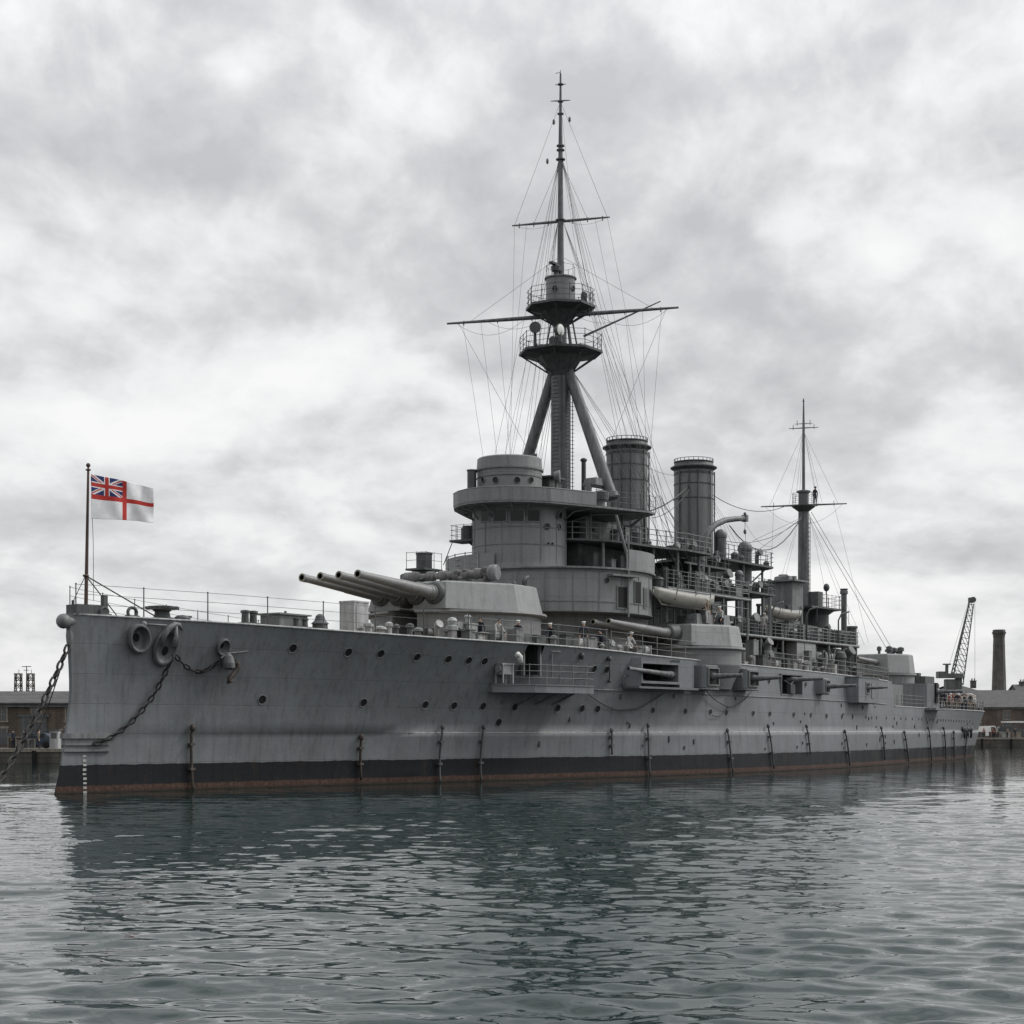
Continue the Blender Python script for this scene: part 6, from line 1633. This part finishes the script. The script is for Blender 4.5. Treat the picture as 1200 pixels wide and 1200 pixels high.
# ================================================================== water
def water():
    rs = 1/np.linspace(1/13.0, 1/420.0, 1100); NR = len(rs)
    th = np.radians(np.linspace(-25, 25, 760)); NT = len(th)
    Rm, T = np.meshgrid(rs, th, indexing='ij'); X = Rm*np.sin(T); Y = Rm*np.cos(T)
    rg = np.random.default_rng(5); Z = np.zeros_like(X)
    dr = Rm**2*(1/13-1/420)/1100
    # slow warp so that crests break up
    wx = .5*np.sin(.31*X+.17*Y+1.0)+.35*np.sin(.53*Y-.21*X+2.0); wy = .5*np.sin(.27*Y-.2*X+.4)+.35*np.sin(.47*X+.3*Y+4.0)
    patch = .72+.28*np.sin(.11*X+.05*Y+.6)*np.sin(.07*Y-.04*X+1.1)+.18*np.sin(.33*X-.12*Y)*np.sin(.21*Y+.1*X)
    for i in range(115):
        lam = 0.32*(3.6/.32)**rg.random()
        a = rg.normal(-1.68, .46); k = 2*math.pi/lam
        slope = .0255*(lam/.8)**(-.6 if lam > .8 else .35)
        amp = slope/k; fade = np.clip((lam/(2.2*dr)-.8)/.8, 0, 1)
        ph = k*((X+wx*min(1,lam*.4))*math.cos(a)+(Y+wy*min(1,lam*.4))*math.sin(a))+rg.random()*6.283
        s_ = np.sin(ph); Z += amp*(s_+.18*np.cos(2*ph)*0+ .12*(s_*s_-.5))*fade
    Z *= (.6+.4/(1+(Rm/70)**3))*patch*np.clip((420-Rm)/80, 0, 1)*np.clip((np.radians(25)-np.abs(T))/.05, 0, 1)
    co = np.stack([X, Y, Z], -1).reshape(-1, 3)
    i = np.arange(NR-1)[:,None]*NT+np.arange(NT-1)[None,:]
    q = np.stack([i, i+1, i+NT+1, i+NT], -1).reshape(-1, 4)[:, ::-1]
    # flat water round the finely meshed part
    extra = [(0,0,0)]; n0 = len(co); fl = []
    far = 1200.0
    a25 = math.radians(25)
    P_ = lambda r, a: (r*math.sin(a), r*math.cos(a), 0)
    ex = []; tri = []
    def quad(a, b, c, d):
        b0 = n0+len(ex); ex.extend([a,b,c,d]); fl.append((b0,b0+1,b0+2,b0+3))
    for j in range(10):
        t0 = -a25+2*a25*j/10; t1 = -a25+2*a25*(j+1)/10
        quad(P_(11,t0), (0,0,0), (0,0,0.0), P_(11,t1)) if False else None
        b0 = n0+len(ex); ex.extend([(0,0,0),P_(13,t1),P_(13,t0)]); fl.append((b0,b0+1,b0+2))
    m_ = 40
    for j in range(m_):
        t0 = a25+(2*math.pi-2*a25)*j/m_; t1 = a25+(2*math.pi-2*a25)*(j+1)/m_
        b0 = n0+len(ex); ex.extend([(0,0,0),P_(far,t1),P_(far,t0)]); fl.append((b0,b0+1,b0+2))
    for j in range(40):
        t0 = -a25+2*a25*j/40; t1 = -a25+2*a25*(j+1)/40
        quad(P_(420,t0),P_(420,t1),P_(far,t1),P_(far,t0)); fl[-1] = fl[-1][::-1]
    co = np.concatenate([co, np.array(ex)]); me = bpy.data.meshes.new('harbour_water')
    nf, nx_ = len(q), fl; loops = np.concatenate([q.ravel(), np.array([k for f in fl for k in f])])
    ls = np.concatenate([np.arange(nf)*4, nf*4+np.cumsum([0]+[len(f) for f in fl[:-1]])]); lt = np.concatenate([np.full(nf,4), np.array([len(f) for f in fl])])
    me.vertices.add(len(co)); me.vertices.foreach_set('co', co.ravel().astype(np.float32))
    me.loops.add(len(loops)); me.loops.foreach_set('vertex_index', loops.astype(np.int32))
    me.polygons.add(len(ls)); me.polygons.foreach_set('loop_start', ls.astype(np.int32)); me.polygons.foreach_set('use_smooth', np.ones(len(ls), bool))
    me.update(calc_edges=True); me.validate()
    m, nt, b = nodes('harbour_water')
    b.inputs['Base Color'].default_value = (.005,.0165,.0155,1); b.inputs['Roughness'].default_value = .02; b.inputs['IOR'].default_value = 1.333
    n1 = N(nt, 'ShaderNodeTexNoise', Scale=1.0, Detail=1.5, Roughness=.5, Distortion=.3); nt.links.new(mapping(nt, (2.4,3.6,1)).outputs[0], n1.inputs['Vector'])
    bp = N(nt, 'ShaderNodeBump', Strength=1.0, Distance=.010); nt.links.new(n1.outputs[0], bp.inputs['Height']); nt.links.new(bp.outputs[0], b.inputs['Normal'])
    me.materials.append(m); o = bpy.data.objects.new('water', me); COL.objects.link(o); tag(o, kind='structure')
water()

# ================================================================== sky and light
SUN_AZ, SUN_EL = R(73), R(42)      # azimuth clockwise from the view direction: to the right and a little behind
wd = bpy.data.worlds.new('World'); sc.world = wd; wd.use_nodes = True; nt = wd.node_tree; nt.nodes.clear(); L = nt.links.new
out = nt.nodes.new('ShaderNodeOutputWorld'); bg = nt.nodes.new('ShaderNodeBackground'); L(bg.outputs[0], out.inputs[0])
sky = nt.nodes.new('ShaderNodeTexSky'); sky.sky_type = 'NISHITA'; sky.sun_disc = False; sky.sun_elevation = SUN_EL; sky.sun_rotation = SUN_AZ; sky.dust_density = 3.0
tc = nt.nodes.new('ShaderNodeTexCoord')
def vmath(op, *ins):
    n = N(nt, 'ShaderNodeVectorMath', operation=op)
    for k, x in enumerate(ins):
        if isinstance(x, bpy.types.NodeSocket): L(x, n.inputs[k])
        else: n.inputs[k].default_value = x
    return n.outputs[0]
def fmath(op, *ins):
    n = N(nt, 'ShaderNodeMath', operation=op)
    for k, x in enumerate(ins):
        if isinstance(x, bpy.types.NodeSocket): L(x, n.inputs[k])
        else: n.inputs[k].default_value = x
    return n.outputs[0]
# cloud layer coordinates: bearing, and height drawn together towards the horizon as a real layer is
s3 = nt.nodes.new('ShaderNodeSeparateXYZ'); L(tc.outputs['Generated'], s3.inputs[0])
zz = fmath('LOGARITHM', fmath('ADD', fmath('MAXIMUM', s3.outputs[2], 0.0), .13), 2.71828)
cb = nt.nodes.new('ShaderNodeCombineXYZ'); L(s3.outputs[0], cb.inputs[0]); L(s3.outputs[1], cb.inputs[1]); L(fmath('MULTIPLY', zz, .42), cb.inputs[2])
def cloud(scale, loc, det, rough, lift=0.0):
    v = vmath('ADD', vmath('MULTIPLY', cb.outputs[0], scale), (loc[0], loc[1], loc[2]+lift))
    w = N(nt, 'ShaderNodeTexNoise', Scale=1.1, Detail=3.0, Roughness=.5); L(v, w.inputs['Vector'])
    v2 = vmath('ADD', v, vmath('MULTIPLY', vmath('SUBTRACT', w.outputs[1], (.5,.5,.5)), (.9,.9,.6)))
    n = N(nt, 'ShaderNodeTexNoise', Scale=1.0, Detail=det, Roughness=rough); L(v2, n.inputs['Vector']); return n.outputs[0]
SCL = (5.0,5.0,6.6); OFF = (8.3,8.7,1.15)
big = cloud((3.0,3.0,4.0), (2.1,3.2,6.0), 4.0, .5)
a_ = cloud(SCL, OFF, 11.0, .56); b_up = cloud(SCL, OFF, 11.0, .56, .22)
emb = fmath('SUBTRACT', a_, b_up)                       # lit tops, shaded undersides
val = fmath('ADD', fmath('MULTIPLY_ADD', emb, 2.2, .50), fmath('MULTIPLY', fmath("SUBTRACT", big, .5), -2.0))
val = fmath('ADD', val, fmath('MULTIPLY', fmath('SUBTRACT', a_, .5), -.75))
dk = N(nt, 'ShaderNodeMapRange'); L(s3.outputs[2], dk.inputs[0]); dk.inputs[1].default_value = .20; dk.inputs[2].default_value = .42; dk.inputs[3].default_value = .0; dk.inputs[4].default_value = -.12
a2 = cloud((11.5,11.5,13.0), (3.1,1.7,9.2), 9.0, .55); b2 = cloud((11.5,11.5,13.0), (3.1,1.7,9.2), 9.0, .55, .28)
val = fmath('ADD', val, fmath('MULTIPLY', fmath('SUBTRACT', a2, b2), .95))
val = fmath('ADD', val, dk.outputs[0])
r_ = ramp(nt, val, [(.08, (.50,.505,.515,1)), (.30, (.59,.595,.605,1)), (.48, (.70,.705,.71,1)), (.64, (.79,.792,.795,1)), (.9, (.86,.86,.855,1))])
# bright band low down
sp = nt.nodes.new('ShaderNodeSeparateXYZ'); L(tc.outputs['Generated'], sp.inputs[0])
hz = N(nt, 'ShaderNodeMapRange'); L(sp.outputs[2], hz.inputs[0]); hz.inputs[1].default_value = .0; hz.inputs[2].default_value = .07; hz.inputs[3].default_value = .5; hz.inputs[4].default_value = 0
cc = mix(nt, 'MIX', hz.outputs[0], r_.outputs[0], (.78,.78,.775,1))
sk = mix(nt, 'MULTIPLY', 1.0, sky.outputs[0], g(.10))
mx = mix(nt, 'MIX', .96, sk, cc)
zn = N(nt, 'ShaderNodeMapRange'); L(sp.outputs[2], zn.inputs[0]); zn.inputs[1].default_value = .3; zn.inputs[2].default_value = 1.0; zn.inputs[3].default_value = 1.0; zn.inputs[4].default_value = 1.9
dt = N(nt, 'ShaderNodeVectorMath', operation='DOT_PRODUCT'); L(tc.outputs['Generated'], dt.inputs[0]); dt.inputs[1].default_value = (math.sin(SUN_AZ)*math.cos(SUN_EL), math.cos(SUN_AZ)*math.cos(SUN_EL), math.sin(SUN_EL))
gl = N(nt, 'ShaderNodeMapRange'); L(dt.outputs['Value'], gl.inputs[0]); gl.inputs[1].default_value = .72; gl.inputs[2].default_value = 1.0; gl.inputs[3].default_value = 1.0; gl.inputs[4].default_value = 2.5
ml = N(nt, 'ShaderNodeMath', operation='MULTIPLY'); L(gl.outputs[0], ml.inputs[0]); L(zn.outputs[0], ml.inputs[1])
L(mx, bg.inputs[0]); L(ml.outputs[0], bg.inputs[1])
sd = bpy.data.lights.new('sun', 'SUN'); sd.energy = 1.5; sd.angle = R(12); sd.color = (1,.975,.94)
so = bpy.data.objects.new('sun', sd); COL.objects.link(so)
dv = Vector((math.sin(SUN_AZ)*math.cos(SUN_EL), math.cos(SUN_AZ)*math.cos(SUN_EL), math.sin(SUN_EL)))
so.rotation_euler = dv.to_track_quat('Z','Y').to_euler(); so.location = (0,0,80)
